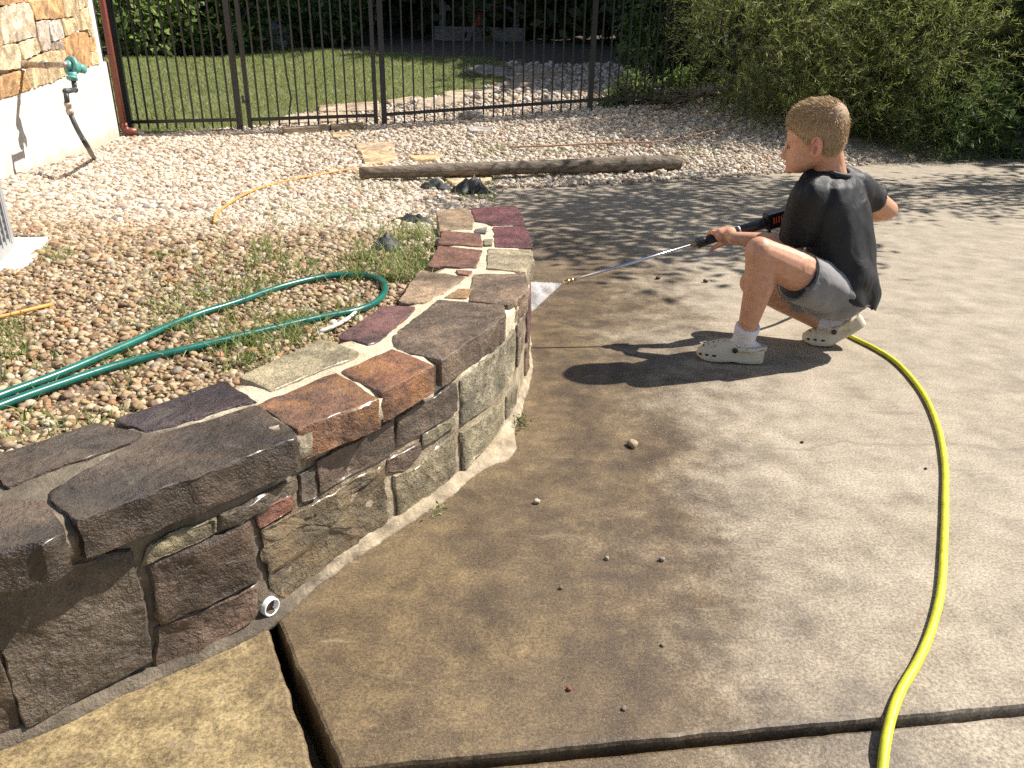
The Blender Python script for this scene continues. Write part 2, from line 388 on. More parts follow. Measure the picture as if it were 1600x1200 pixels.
# people
g = G('skin'); c = g.coord(); a = g.noise(c, 70, 5); b = g.noise(c, 220, 3)
col = g.ramp(a, [(0.25, (0.46, 0.23, 0.14)), (0.5, (0.53, 0.28, 0.175)), (0.75, (0.59, 0.325, 0.21))])
M['skin'] = g.fin(col, 0.48, g.bump(b, 0.12, 0.002), Subsurface_Weight=0.14, Subsurface_Scale=0.02)
g.b.inputs['Subsurface Radius'].default_value = (1.0, 0.35, 0.2); g.b.inputs['Specular IOR Level'].default_value = 0.35
M['lip'] = simple('lip', (0.46, 0.17, 0.13), 0.45, 0.1, 60)  # dark red, used only for the shade painted inside the ears
M['ear'] = simple('ear_skin_backlit', (0.58, 0.27, 0.185), 0.5, 0.08, 30, Subsurface_Weight=0.3, Subsurface_Scale=0.02)  # redder than the skin: light shining through the ear put into the colour
g = G('hair'); r = g.n('ShaderNodeNewGeometry').outputs['Random Per Island']
M['hair'] = g.fin(g.ramp(r, [(0, (0.33, 0.215, 0.11)), (0.5, (0.50, 0.35, 0.19)), (1, (0.66, 0.50, 0.30))]), 0.62)
M['scalp'] = simple('hair_roots', (0.33, 0.22, 0.12), 0.7, 0.25, 160, 0.5)
def cloth(name, col, rough, sc=700.0, sheen=0.2, fold=0.0):
    g = G(name); c = g.coord(); a = g.noise(c, 9, 4); w = g.noise(c, sc, 2)
    lo = tuple(x * 0.82 for x in col); hi = tuple(x * 1.15 for x in col)
    nn = g.bump(w, 0.18, 0.001)
    if fold: nn = g.bump(g.noise(g.n('ShaderNodeMapping', i_Vector=c, i_Scale=(1, 1, .55), i_Rotation=(.5, .5, 0)).outputs[0], 14, 3, .5, dist=1.4), fold, 0.03, nn)
    g.b.inputs['Specular IOR Level'].default_value = 0.3
    return g.fin(g.ramp(a, [(0.3, lo), (0.7, hi)]), rough, nn, Sheen_Weight=sheen)
M['shirt'] = cloth('black_shirt', (0.014, 0.0145, 0.0165), 0.60, sheen=0.0, fold=0.28)
M['collar'] = cloth('collar_knit', (0.030, 0.031, 0.036), 0.65)
M['shorts'] = cloth('grey_shorts', (0.195, 0.188, 0.19), 0.8, fold=0.18)
M['liner'] = cloth('dark_liner', (0.03, 0.03, 0.033), 0.75)
M['sock'] = cloth('white_sock', (0.66, 0.63, 0.66), 0.9, 260)
M['clog'] = None
g = G('clog_foam'); c = g.coord(); a = g.noise(c, 24, 6, 0.7); b = g.noise(c, 90, 4)
M['clog'] = g.fin(g.mix(g.mapr(a, 0.52, 0.74, 0, 0.7), (0.60, 0.53, 0.40), (0.33, 0.25, 0.15)), 0.6, g.bump(b, 0.12, 0.002))
M['hole'] = simple('clog_hole_shade', (0.05, 0.038, 0.03), 0.8)
M['eyewhite'] = simple('eye_white', (0.40, 0.28, 0.22), 0.6, 0.03)
M['eyedark'] = simple('eye_iris', (0.04, 0.03, 0.025), 0.5, 0.03)
M['brow'] = simple('brow_hair', (0.24, 0.14, 0.07), 0.7, 0.2, 200)

# ================================================================== THE SETTING
# ---- wall plan curves (world)
WTOP = 0.33
base_px = [(0, 1165), (200, 1075), (400, 985), (500, 905), (600, 835), (700, 765), (760, 715), (800, 660), (820, 600), (825, 560), (822, 520)]
base_pts = [np.array([-1.75, 0.28, 0]), np.array([-1.30, 0.46, 0]), np.array([-0.98, 0.615, 0])] + [at(*q) for q in base_px] + [np.array([0.047, 2.80, 0]), np.array([0.03, 3.06, 0])]
BASE = np.array(smooth_path(base_pts, 0.02))[:, :2]
seg = np.linalg.norm(np.diff(BASE, axis=0), axis=1); BS = np.concatenate([[0], np.cumsum(seg)])
tan = np.gradient(BASE, axis=0); tan /= np.linalg.norm(tan, axis=1)[:, None]
BN = np.stack([tan[:, 1], -tan[:, 0]], 1)            # outward (towards the drive)
def wall_P(s, out=0.0):
    x = np.interp(s, BS, BASE[:, 0]); y = np.interp(s, BS, BASE[:, 1])
    nx = np.interp(s, BS, BN[:, 0]); ny = np.interp(s, BS, BN[:, 1]); L = math.hypot(nx, ny)
    return np.array([x + nx / L * out, y + ny / L * out])
def wall_hit(px, py):
    """pixel -> (s, h) on the curved wall face"""
    d = ray(px, py); best = None
    for i in range(len(BASE) - 1):
        a = BASE[i]; e = BASE[i + 1] - a
        den = d[0] * (-e[1]) + d[1] * e[0]
        if abs(den) < 1e-9: continue
        t = (a[0] * (-e[1]) + a[1] * e[0]) / den
        u = (d[0] * a[1] - d[1] * a[0]) / den
        # solve CAM + t d = a + u e (2D)
        A = np.array([[d[0], -e[0]], [d[1], -e[1]]]); t, u = np.linalg.solve(A, a)
        if t > 0 and -1e-6 <= u <= 1 + 1e-6 and (best is None or t < best[0]):
            best = (t, BS[i] + u * seg[i], CAMH + t * d[2])
    return None if best is None else (best[1], best[2])
inner_px = [(0, 712), (150, 660), (184, 654), (350, 595), (376, 587), (503, 530), (530, 522), (600, 478), (624, 470), (656, 422), (670, 416), (686, 380), (680, 330)]
inner_pts = [np.array([-1.75, 0.62, 0]), np.array([-1.2, 0.86, 0])] + [at(*q, WTOP) for q in inner_px]
INNER = np.array(smooth_path(inner_pts, 0.02))[:, :2]
END_IN = INNER[-1]

# ---- drive outline (plan)
back_px = [(775, 293), (850, 292), (950, 287), (1056, 280), (1150, 274), (1234, 268), (1342, 259), (1450, 252), (1553, 246), (1640, 252)]
BACK = [at(*q)[:2] for q in back_px]

# ---- ground height: thin plate spline through surveyed points
ctrl = []
def cp(x, y, z): ctrl.append((x, y, z))
for q in INNER[::14]: cp(q[0] - 0.03, q[1] + 0.02, 0.292)
cp(END_IN[0] + 0.02, END_IN[1] + 0.12, 0.20); cp(-0.22, 3.9, 0.12); cp(-0.25, 5.0, 0.03)
for q in BACK: cp(q[0], q[1] + 0.03, -0.006)
cp(-1.3, 6.3, 0.045); cp(-2.2, 4.5, 0.14); cp(-2.2, 2.6, 0.26); cp(-3.2, 3.4, 0.22); cp(-3.3, 5.0, 0.15); cp(-1.6, 1.6, 0.29); cp(-3.0, 1.2, 0.29)
cp(-2.6, 6.8, 0.075); cp(-5.0, 5.0, 0.14); cp(-6, 2, 0.25)
FENCE_PX = [(205, 207, 8.4), (376, 203, 8.5), (392, 203, 8.51), (588, 196, 8.6), (601, 195, 8.61), (921, 172, 8.85), (1140, 163, 9.02)]
for q in FENCE_PX: p_ = atd(*q); cp(p_[0], p_[1], p_[2])
for (px, py, dep) in [(450, 150, 10.2), (600, 140, 10.5), (300, 110, 12.0), (560, 82, 13.6), (250, 95, 12.6), (760, 95, 13.0), (850, 110, 12.4), (800, 150, 10.2), (900, 135, 11.0), (700, 62, 16.5), (850, 52, 18.0), (450, 55, 17.5), (300, 80, 15.5), (1000, 120, 11.5)]:
    p_ = atd(px, py, dep); cp(p_[0], p_[1], p_[2])
cp(5.0, 9.6, 0.25); cp(8, 11, 0.4); cp(3.4, 8.2, 0.08); cp(-9, 12, 0.9); cp(-10, 20, 2.0); cp(0, 26, 2.7); cp(10, 20, 2.0); cp(12, 12, 0.8)
CT = np.array(ctrl)
def _phi(r2): return np.where(r2 < 1e-12, 0, 0.5 * r2 * np.log(r2 + 1e-12))
def _fit(C_, lam):
    n = len(C_); D = ((C_[:, None, :2] - C_[None, :, :2]) ** 2).sum(-1)
    K = _phi(D) + lam * np.eye(n); P = np.c_[np.ones(n), C_[:, :2]]
    A = np.block([[K, P], [P.T, np.zeros((3, 3))]])
    return np.linalg.solve(A, np.r_[C_[:, 2], 0, 0, 0])
WTS = _fit(CT, 0.02)
def ground(x, y):
    x = np.atleast_1d(np.asarray(x, float)); y = np.atleast_1d(np.asarray(y, float)); out = np.empty(len(x))
    for i in range(0, len(x), 20000):
        X = x[i:i + 20000]; Y = y[i:i + 20000]
        D = (X[:, None] - CT[None, :, 0]) ** 2 + (Y[:, None] - CT[None, :, 1]) ** 2
        out[i:i + 20000] = _phi(D) @ WTS[:-3] + WTS[-3] + WTS[-2] * X + WTS[-1] * Y
    return out
def gz(x, y): return float(ground(x, y)[0])
def atg(px, py, dz=0.0):
    """pixel -> point on the ground sheet"""
    d = ray(px, py); ts = np.linspace(0.8, 40, 1600); P = CAM[None] + ts[:, None] * d[None]
    h = P[:, 2] - ground(P[:, 0], P[:, 1]) - dz
    k = int(np.argmax(h < 0)) if (h < 0).any() else len(ts) - 1
    t = ts[k] if k == 0 else ts[k - 1] + (ts[k] - ts[k - 1]) * h[k - 1] / (h[k - 1] - h[k] + 1e-12)
    return CAM + t * d
def in_poly(x, y, poly):
    x = np.asarray(x); y = np.asarray(y); c = np.zeros(x.shape, bool); n = len(poly)
    for i in range(n):
        x1, y1 = poly[i][:2]; x2, y2 = poly[(i + 1) % n][:2]
        if y1 == y2: continue
        c ^= ((y1 > y) != (y2 > y)) & (x < (x2 - x1) * (y - y1) / (y2 - y1) + x1)
    return c
NOTCH = [BACK[0] + np.array([0.0, -0.7]), np.array([-0.13, 4.2]), np.array([-0.12, 3.3])]
# everything right of / in front of the wall is drive
drive_poly = [np.array([-4, -6])] + [np.array([-1.75, 0.3])] + [q for q in BASE[::6]] + NOTCH[::-1] + [np.array(b) for b in BACK] + [np.array([14.0, 9.4]), np.array([14, -6])]
core_poly = [q for q in BASE[::6]] + [np.array([0.02, 3.07])] + [q for q in INNER[::-6]]

# ground sheet, gravel bed to horizon
def axis(*segs):
    out = []
    for a, b, st in segs: out += list(np.arange(a, b, st))
    return np.array(out)
gx = axis((-60, -12, 4), (-12, -4.6, 0.35), (-4.6, 3.4, 0.07), (3.4, 12, 0.4), (12, 62, 4)); gy = axis((-40, -4, 4), (-4, 0.2, 0.4), (0.2, 10.0, 0.07), (10, 24, 0.35), (24, 64, 4))
GX, GY = np.meshgrid(gx, gy); gxx = GX.ravel(); gyy = GY.ravel()
gzv = ground(np.clip(gxx, -11, 13), np.clip(gyy, -1, 26))
gzv += 0.006 * np.sin(gxx * 31 + 2 * np.sin(gyy * 17)) * np.sin(gyy * 27)
gzv = np.where(in_poly(gxx, gyy, drive_poly), -0.16, gzv)
gzv = np.where(in_poly(gxx, gyy, core_poly), -0.16, gzv)
gzv = np.where((gyy < 0.3) & (gxx > -1.9), -0.16, gzv)
nx_, ny_ = len(gx), len(gy)
idx = np.arange(nx_ * ny_).reshape(ny_, nx_)
quads = np.stack([idx[:-1, :-1], idx[:-1, 1:], idx[1:, 1:], idx[1:, :-1]], -1).reshape(-1, 4)
tag(mesh_np('ground', np.c_[gxx, gyy, gzv], quads, M['soil'], smooth=True), kind='structure')

# ---- the drive: three poured slabs on a bed
def offset_poly(P, d):
    P = [np.array(p[:2], float) for p in P]; n = len(P); out = []
    for i in range(n):
        a = P[i] - P[i - 1]; b = P[(i + 1) % n] - P[i]
        na = np.array([-a[1], a[0]]) / (np.linalg.norm(a) + 1e-9); nb = np.array([-b[1], b[0]]) / (np.linalg.norm(b) + 1e-9)
        m = na + nb; L = np.linalg.norm(m); m = m / L if L > 1e-6 else na
        k = d / max(0.5, m @ na); out.append(P[i] + m * k)
    return out
def jag(a, b, step, amp, seed=0):
    a = np.array(a[:2], float); b = np.array(b[:2], float); L = np.linalg.norm(b - a); k = max(1, int(L / step))
    nrm = np.array([-(b - a)[1], (b - a)[0]]) / L; out = []
    for i in range(k):
        p = a + (b - a) * i / k
        out.append(p + nrm * amp * (nz(p[0], p[1], seed, 22, 3) + 0.5 * nz(p[0], p[1], seed, 90, 2)) * (1 if i else 0.3))
    return out
def slab(poly, ztop, zbot, parent, lip=0.007):
    A = sum(poly[i][0] * poly[(i + 1) % len(poly)][1] - poly[(i + 1) % len(poly)][0] * poly[i][1] for i in range(len(poly)))
    if A < 0: poly = poly[::-1]
    n = len(poly); ins = offset_poly(poly, lip); ins2 = offset_poly(poly, lip * 0.3)
    v = [(p[0], p[1], ztop) for p in ins] + [(p[0], p[1], ztop - lip * 0.35) for p in ins2] + [(p[0], p[1], ztop - lip * 1.2) for p in poly] + [(p[0], p[1], zbot) for p in poly]
    f = [tuple(range(n))]
    for r in range(3):
        for i in range(n):
            j = (i + 1) % n
            f.append((r * n + i, (r + 1) * n + i, (r + 1) * n + j, r * n + j))
    return mesh_np('concrete_slab', v, f, M['concrete'], parent)
drive = mesh_np('driveway', [(-4, -6, -0.13), (14, -6, -0.13), (14, 9.5, -0.13), (-0.2, 9.5, -0.13), (-0.2, 3.0, -0.13), (-1.9, 0.3, -0.13)], [(0, 1, 2, 3, 4, 5)], M['mud'])
tag(drive, kind='structure')
SL_A = at(418, 975)[:2]; SL_A2 = at(432, 969)[:2]
SL_B = at(490, 1200)[:2]; SL_B2 = at(531, 1196)[:2]
JB = at(1600, 1099)[:2]; JA = SL_B2 + (np.array([0.012, 0.0]))
JR = JB + (JB - at(700, 1184)[:2]) * 6
JLm = at(534, 1200)[:2]
inside = [q - n_ * 0.05 for q, n_ in zip(BASE, BN)]
i_slot = int(np.argmin(((BASE - SL_A2) ** 2).sum(1)))
main = [SL_A2] + inside[i_slot + 2::5] + [np.array([-0.02, 3.12])] + NOTCH[::-1]
main += sum([jag(BACK[i], BACK[i + 1], 0.12, 0.02, 3) for i in range(len(BACK) - 1)], []) + [np.array([13.5, 9.2]), np.array([13.5, JR[1] + 0.3])]
main += jag(JR, JB, 0.1, 0.003, 1) + jag(JB, JLm, 0.012, 0.002, 2) + jag(JLm, SL_A2, 0.012, 0.003, 4)
slab(main, 0.0, -0.12, drive)
dirn = (SL_B - SL_A) / np.linalg.norm(SL_B - SL_A)
far_left = SL_A + dirn * 3.0
left = jag(SL_A, SL_B, 0.012, 0.003, 5) + [SL_B, far_left, np.array([-3.5, far_left[1]]), np.array([-3.5, -0.2])] + [q for q in inside[:i_slot:5]]
slab(left, 0.002, -0.12, drive)
jn = np.array([-(JB - JLm)[1], (JB - JLm)[0]]); jn /= np.linalg.norm(jn); jn = -jn if jn[1] > 0 else jn
n0 = JLm + jn * 0.008; n1 = JB + jn * 0.008; n2 = JR + jn * 0.008
right = jag(n0, n1, 0.014, 0.0015, 8) + [n1, n2, np.array([n2[0], -5.5]), JLm + dirn * 6 * 0 + np.array([dirn[0] * 5, dirn[1] * 5])]
slab(right, -0.013, -0.12, drive)

# ================================================================== RETAINING WALL
wall_root = empty('retaining_wall', (float(BASE[60][0]), float(BASE[60][1]), 0))
tag(wall_root, 'low curved retaining wall of brown and purple stones with pale mortar', 'wall', kind='thing')
NW = 150
sW = np.linspace(0.02, BS[-1] - 0.005, NW)
li = np.concatenate([[0], np.cumsum(np.linalg.norm(np.diff(INNER, axis=0), axis=1))])
CAPOUT = np.array(smooth_path([np.array([-1.7, .26, 0]), np.array([-1.2, .47, 0])] + [at(*q_, WTOP) for q_ in [(-110, 880), (62, 846), (123, 812), (300, 744), (461, 680), (530, 645), (589, 622), (640, 592), (689, 559), (740, 528), (787, 496), (812, 470), (824, 450), (830, 410), (831, 392), (828, 371), (817, 345), (806, 324)]], 0.02))[:, :2]
# match inner to outer by nearest point, kept monotone
rings = []
last = 0.0
for k, s_ in enumerate(sW):
    o = wall_P(s_, -0.004); o2 = wall_P(s_, 0.02)
    o2 = CAPOUT[int(np.argmin(((CAPOUT - o2) ** 2).sum(1)))]
    d = ((INNER - wall_P(s_)) ** 2).sum(1); j = li[int(np.argmin(d))]; last = max(last, j) if k < NW - 1 else li[-1]
    last = min(last, li[-1])
    q = np.array([np.interp(last, li, INNER[:, 0]), np.interp(last, li, INNER[:, 1])])
    q = q + (o - q) / np.linalg.norm(o - q) * 0.014
    w_ = lambda a: 0.003 * nz(o[0], o[1], a, 30, 3)
    prof = []
    for z in np.linspace(-0.02, 0.262, 10): prof.append((o[0] + w_(z * 9), o[1] + w_(z * 9 + 4), z))
    o2 = o2 + (q - o2) / np.linalg.norm(q - o2) * 0.011
    for z in (0.274, 0.302): prof.append((o2[0] + w_(z * 9 + 7), o2[1] + w_(z * 9 + 9), z))
    for t_ in np.linspace(0, 1, 9):
        p_ = o2 + (q - o2) * t_; prof.append((p_[0], p_[1], 0.3245 + 0.005 * nz(p_[0], p_[1], 0, 24, 4) - (0.010 if t_ in (0, 1) else 0)))
    prof.append((q[0], q[1], -0.02))
    rings.append(prof)
MB().loft(rings).build('mortar_core', M['mortar'], wall_root, True)

# fillet of mortar where the wall meets the drive
def fil_w(s_):
    p_ = wall_P(s_); b = 0.015 + 0.007 * nz(p_[0], p_[1], 3, 9, 3) + 0.004 * nz(p_[0], p_[1], 7, 40, 2)
    b += 0.045 * math.exp(-((s_ - S_BULGE) / 0.075) ** 2) + 0.012 * math.exp(-((s_ - S_BULGE + .25) / 0.12) ** 2)
    return max(0.008, b)
S_BULGE = wall_hit(770, 708)[0]
rings = []
for s_ in np.linspace(0.02, BS[-1] - 0.01, 260):
    w_ = fil_w(s_); h_ = 0.018 + 0.010 * abs(nz(s_, 2, 0, 14, 3))
    rings.append([(*wall_P(s_, -0.02), h_ + 0.004), (*wall_P(s_, 0.006), h_), (*wall_P(s_, w_ * 0.55), h_ * 0.38), (*wall_P(s_, w_ * 0.9), 0.006), (*wall_P(s_, w_), -0.004), (*wall_P(s_, -0.02), -0.004)])
MB().loft(rings).build('mortar_fillet', M['mortar'], wall_root, True)

def resample(poly, step, jit, seed):
    out = []; n = len(poly)
    for i in range(n):
        a = np.array(poly[i], float); b = np.array(poly[(i + 1) % n], float); L = np.linalg.norm(b - a); k = max(1, int(round(L / step)))
        nr = np.array([-(b - a)[1], (b - a)[0]]) / (L + 1e-9)
        for j in range(k):
            p_ = a + (b - a) * j / k
            out.append(p_ + nr * jit * (nz(p_[0], p_[1], seed, 26, 3) * 1.2 + 0.5 * nz(p_[0], p_[1], seed + 9, 95, 2)))
    # knock the corners off
    o = np.array(out)
    o = 0.7 * o + 0.15 * (np.roll(o, 1, 0) + np.roll(o, -1, 0))
    return o
def stone(parent, poly, mapf, thick, color, wet=0.0, rough=0.003, lip=0.006, tint=None, tamt=0.0, lime=0.12, craggy=0.3, name='stone', step=0.012, jit=0.004, side=4, tilt=(0, 0), grow=0.004):
    """one stone: outline in the face plane, mapf(a, b, d) -> world, d = depth below the face"""
    seed = random.random() * 100
    ar = sum(poly[i][0] * poly[(i + 1) % len(poly)][1] - poly[(i + 1) % len(poly)][0] * poly[i][1] for i in range(len(poly)))
    if ar < 0: poly = poly[::-1]
    poly = offset_poly(poly, -grow)
    P = resample(poly, step, jit, seed); n = len(P); c = P.mean(0); v = []; f = []
    rad = np.sqrt(((P - c) ** 2).sum(1)).mean()
    def surf(p_, d0, amp):
        r1 = nz(p_[0] * 14 + seed, p_[1] * 14, seed, 1, 4); r2 = nz(p_[0] * 55, p_[1] * 55, seed, 1, 3)
        ridge = abs(nz(p_[0] * 8, p_[1] * 22, seed + 3, 1, 3))
        return d0 - amp * (r1 * 1.3 + r2 * 0.45 - ridge * 0.9) + tilt[0] * (p_[0] - c[0]) + tilt[1] * (p_[1] - c[1])
    levels = [(1.0, thick)] + [(1.0, thick - (thick - lip * 1.4) * k / side) for k in range(1, side + 1)]
    lf = min(0.5, lip / rad)
    levels += [(1 - lf * 0.35, lip * 0.4), (1 - lf * 1.1, 0.0)]
    inner = [0.86, 0.70, 0.54, 0.38, 0.22, 0.09]
    for k, (sc, d0) in enumerate(levels):
        for p_ in P:
            q = c + (p_ - c) * sc
            w_ = 0
            if 0 < k <= side:                                   # rough sides
                e = (p_ - c) / (np.linalg.norm(p_ - c) + 1e-9)
                w_ = rough * 1.5 * (nz(p_[0] * 20, p_[1] * 20, d0 * 40 + seed, 1, 4) + 0.5 * nz(p_[0] * 70, p_[1] * 70, d0 * 90 + seed, 1, 2))
                q = q + e * w_
            v.append(mapf(q[0], q[1], surf(q, d0, rough * (0.5 if k > side else 0.2))))
    for sc in inner:
        for p_ in P:
            q = c + (p_ - c) * sc; v.append(mapf(q[0], q[1], surf(q, 0.0, rough)))
    v.append(mapf(c[0], c[1], surf(c, 0, rough)))
    R_ = len(levels) + len(inner)
    for r in range(R_ - 1):
        for i in range(n):
            j = (i + 1) % n; f.append((r * n + i, r * n + j, (r + 1) * n + j, (r + 1) * n + i))
    for i in range(n): f.append(((R_ - 1) * n + i, (R_ - 1) * n + (i + 1) % n, R_ * n))
    f.append(tuple(range(n))[::-1])
    o = mesh_np(name, v, f, M['stone'], parent, True)
    bm = bmesh.new(); bm.from_mesh(o.data); bmesh.ops.recalc_face_normals(bm, faces=bm.faces); bm.to_mesh(o.data); bm.free(); o.data.set_sharp_from_angle(angle=math.radians(33))
    o.color = (*color, 1); o['wet'] = float(wet); o['tint'] = tuple(map(float, tint or color)); o['tintamount'] = float(tamt); o['lime'] = float(lime); o['craggy'] = float(craggy)
    return o
# colours
DK = (0.066, 0.044, 0.028); DK2 = (0.10, 0.068, 0.043); BR = (0.175, 0.118, 0.076); PU = (0.13, 0.042, 0.045); PU2 = (0.105, 0.048, 0.045)
RE = (0.17, 0.078, 0.052); TA = (0.33, 0.27, 0.17); OL = (0.26, 0.215, 0.13); TB = (0.26, 0.18, 0.11); OR = (0.165, 0.072, 0.036); DP = (0.052, 0.030, 0.030)
RUST = (0.36, 0.165, 0.05)
CAPS = [  # top outline in photo pixels, colour, wet, options
    ([(683, 328), (730, 325), (740, 342), (736, 357), (689, 358)], TB, 0.2, {}),
    ([(737, 324), (806, 322), (815, 337), (818, 350), (770, 351), (745, 345)], PU, 0.6, {}),
    ([(771, 354), (818, 353), (828, 371), (830, 387), (775, 384), (774, 366)], PU, 0.6, {}),
    ([(693, 361), (749, 365), (752, 384), (686, 379)], RE, 0.4, {}),
    ([(687, 383), (752, 390), (741, 417), (670, 415)], RE, 0.4, {}),
    ([(764, 388), (829, 390), (832, 402), (820, 424), (763, 418)], TA, 0.3, dict(lime=.3)),
    ([(657, 422), (725, 432), (696, 453), (659, 471), (625, 469)], TB, 0.3, dict(lime=.2)),
    ([(741, 427), (819, 427), (824, 452), (793, 477), (735, 469)], BR, 0.4, dict(lime=.35)),
    ([(687, 469), (786, 478), (787, 496), (689, 559), (621, 543), (613, 524)], (0.135, 0.092, 0.060), 0.5, dict(lime=.35)),
    ([(600, 478), (647, 479), (641, 486), (592, 530), (575, 536), (531, 523)], PU2, 0.5, dict(tint=(0.22, 0.10, 0.08), tamt=.5)),
    ([(377, 587), (503, 531), (561, 549), (555, 556), (424, 607)], OL, 0.4, {}),
    ([(537, 578), (612, 546), (675, 570), (597, 611)], OR, 0.6, dict(tint=RUST, tamt=.45, lime=.3)),
    ([(405, 632), (525, 583), (589, 622), (466, 667)], (0.17, 0.085, 0.048), 0.6, dict(tint=RUST, tamt=.45, lime=.3)),
    ([(185, 654), (350, 596), (396, 625), (232, 671)], DP, 0.9, {}),
    ([(82, 766), (215, 691), (400, 632), (461, 676), (455, 684), (123, 812), (92, 786)], DK, 0.75, dict(lime=.15)),
    ([(-14, 714), (150, 660), (219, 675), (203, 688), (12, 755), (-6, 738)], DK, 0.8, {}),
    ([(-120, 770), (0, 785), (68, 780), (94, 826), (62, 846), (-110, 880)], DK, 0.8, {}),
    ([(-190, 792), (-22, 720), (-12, 752), (-130, 800)], DK2, 0.6, {}),
    # chips set in the mortar
    ([(743, 358), (760, 355), (757, 363), (745, 362)], (0.14, 0.125, 0.11), 0.3, {}),
    ([(757, 374), (768, 373), (767, 382), (758, 382)], TA, 0.3, {}),
    ([(714, 422), (736, 423), (731, 428), (718, 427)], RE, 0.3, {}),
    ([(717, 451), (737, 451), (727, 464), (697, 464)], (0.36, 0.22, 0.10), 0.3, {}),
]
capmap = lambda a, b, d: (a, b, WTOP - d)
for poly, colr, wet, opt in CAPS:
    P = [at(x, y, WTOP)[:2] for x, y in poly]
    small = max(np.linalg.norm(p_ - q) for p_ in P for q in P) < 0.12
    stone(wall_root, P, capmap, 0.014 if small else 0.062, colr, wet, 0.0026 if not small else 0.0012, 0.002 if small else 0.0030, name='cap_stone', step=0.006 if small else 0.009, jit=0.0015 if small else 0.0035, side=2 if small else 7, craggy=0.35, tilt=(random.uniform(-.012, .012), random.uniform(-.012, .012)), **opt)
FACES = [
    ([(-40, 930), (100, 885), (204, 866), (220, 930), (235, 1030), (120, 1092), (42, 1132), (14, 1040)], (0.115, 0.086, 0.060), 0.8, dict(lime=.3)),
    ([(-200, 930), (-50, 900), (0, 1040), (30, 1138), (-200, 1220)], DK2, 0.7, {}),
    ([(-60, 895), (70, 852), (140, 866), (196, 860), (100, 880), (-50, 918)], DK, 0.7, {}),  # thin stone under the cap, coloured dark for the shadow lying there
    ([(236, 886), (387, 813), (399, 905), (252, 974)], (0.105, 0.068, 0.044), 0.7, {}),
    ([(248, 984), (400, 916), (398, 957), (326, 1014), (243, 1044)], (0.115, 0.072, 0.048), 0.6, {}),
    ([(228, 880), (240, 852), (336, 812), (334, 829), (240, 873)], OL, 0.5, {}),
    ([(346, 806), (462, 748), (464, 763), (398, 800), (346, 824)], (0.15, 0.115, 0.075), 0.6, {}),
    ([(402, 803), (454, 773), (460, 790), (406, 824)], (0.15, 0.060, 0.036), 0.6, {}),
    ([(409, 829), (482, 793), (597, 726), (606, 818), (568, 858), (447, 936), (424, 918)], (0.165, 0.125, 0.072), 0.65, dict(tint=(0.23, 0.15, 0.07), tamt=.7, lime=.2, crag=1.0)),
    ([(495, 722), (611, 660), (615, 704), (500, 768)], (0.125, 0.084, 0.055), 0.6, {}),
    ([(469, 742), (490, 730), (494, 775), (472, 785)], (0.11, 0.085, 0.06), 0.6, {}),
    ([(621, 655), (711, 598), (713, 641), (621, 695)], (0.15, 0.105, 0.072), 0.5, dict(lime=.25)),
    ([(607, 721), (655, 694), (655, 706), (630, 735), (607, 737)], (0.11, 0.070, 0.048), 0.5, {}),
    ([(661, 681), (709, 654), (709, 664), (660, 695)], (0.20, 0.165, 0.10), 0.5, {}),
    ([(617, 745), (646, 736), (709, 674), (711, 737), (690, 758), (623, 816)], (0.25, 0.205, 0.125), 0.5, dict(tint=(0.32, 0.25, 0.14), tamt=.5)),
    ([(722, 596), (756, 565), (803, 518), (804, 573), (764, 632), (723, 660)], (0.26, 0.225, 0.15), 0.45, dict(lime=.15)),
    ([(722, 677), (785, 629), (785, 659), (724, 733)], (0.28, 0.235, 0.145), 0.45, {}),
    ([(808, 500), (818, 490), (818, 533), (808, 574)], (0.22, 0.17, 0.12), 0.45, {}),
    ([(792, 621), (806, 600), (806, 628), (792, 652)], (0.24, 0.20, 0.13), 0.45, {}),
]
for poly, colr, wet, opt in FACES:
    P = []
    for x, y in poly:
        h = wall_hit(x, y)
        if h is None:
            P = None; break
        P.append((h[0], min(max(h[1], 0.012), 0.262)))
    if P is None: print('no hit', poly[0]); continue
    crag = opt.pop('crag', 0.55)
    fm = lambda a, b, d: (*wall_P(a, 0.004 - d), b)
    stone(wall_root, P, fm, 0.035, colr, wet, 0.0042 + 0.004 * (crag > .8), 0.0032, name='face_stone', step=0.009, jit=0.0035, craggy=crag, tilt=(0, random.uniform(-.04, .04)), **opt)
# stones of the far side that the boy looks at, beyond the bend
s0 = wall_hit(818, 500)[0] + 0.10
k = 0
while s0 < BS[-1] - 0.12:
    L = random.uniform(0.14, 0.24); e1 = min(s0 + L, BS[-1] - 0.01); hm = random.uniform(0.11, 0.15)
    for (b0, b1) in ((0.015, hm - 0.008), (hm + 0.008, 0.255)):
        stone(wall_root, [(s0 + .006, b0), (e1 - .006, b0), (e1 - .006, b1), (s0 + .006, b1)], fm, 0.035, random.choice([BR, OL, TB, DK2, PU2]), 0.4, 0.004, 0.007, name='face_stone', craggy=.5)
    s0 = e1
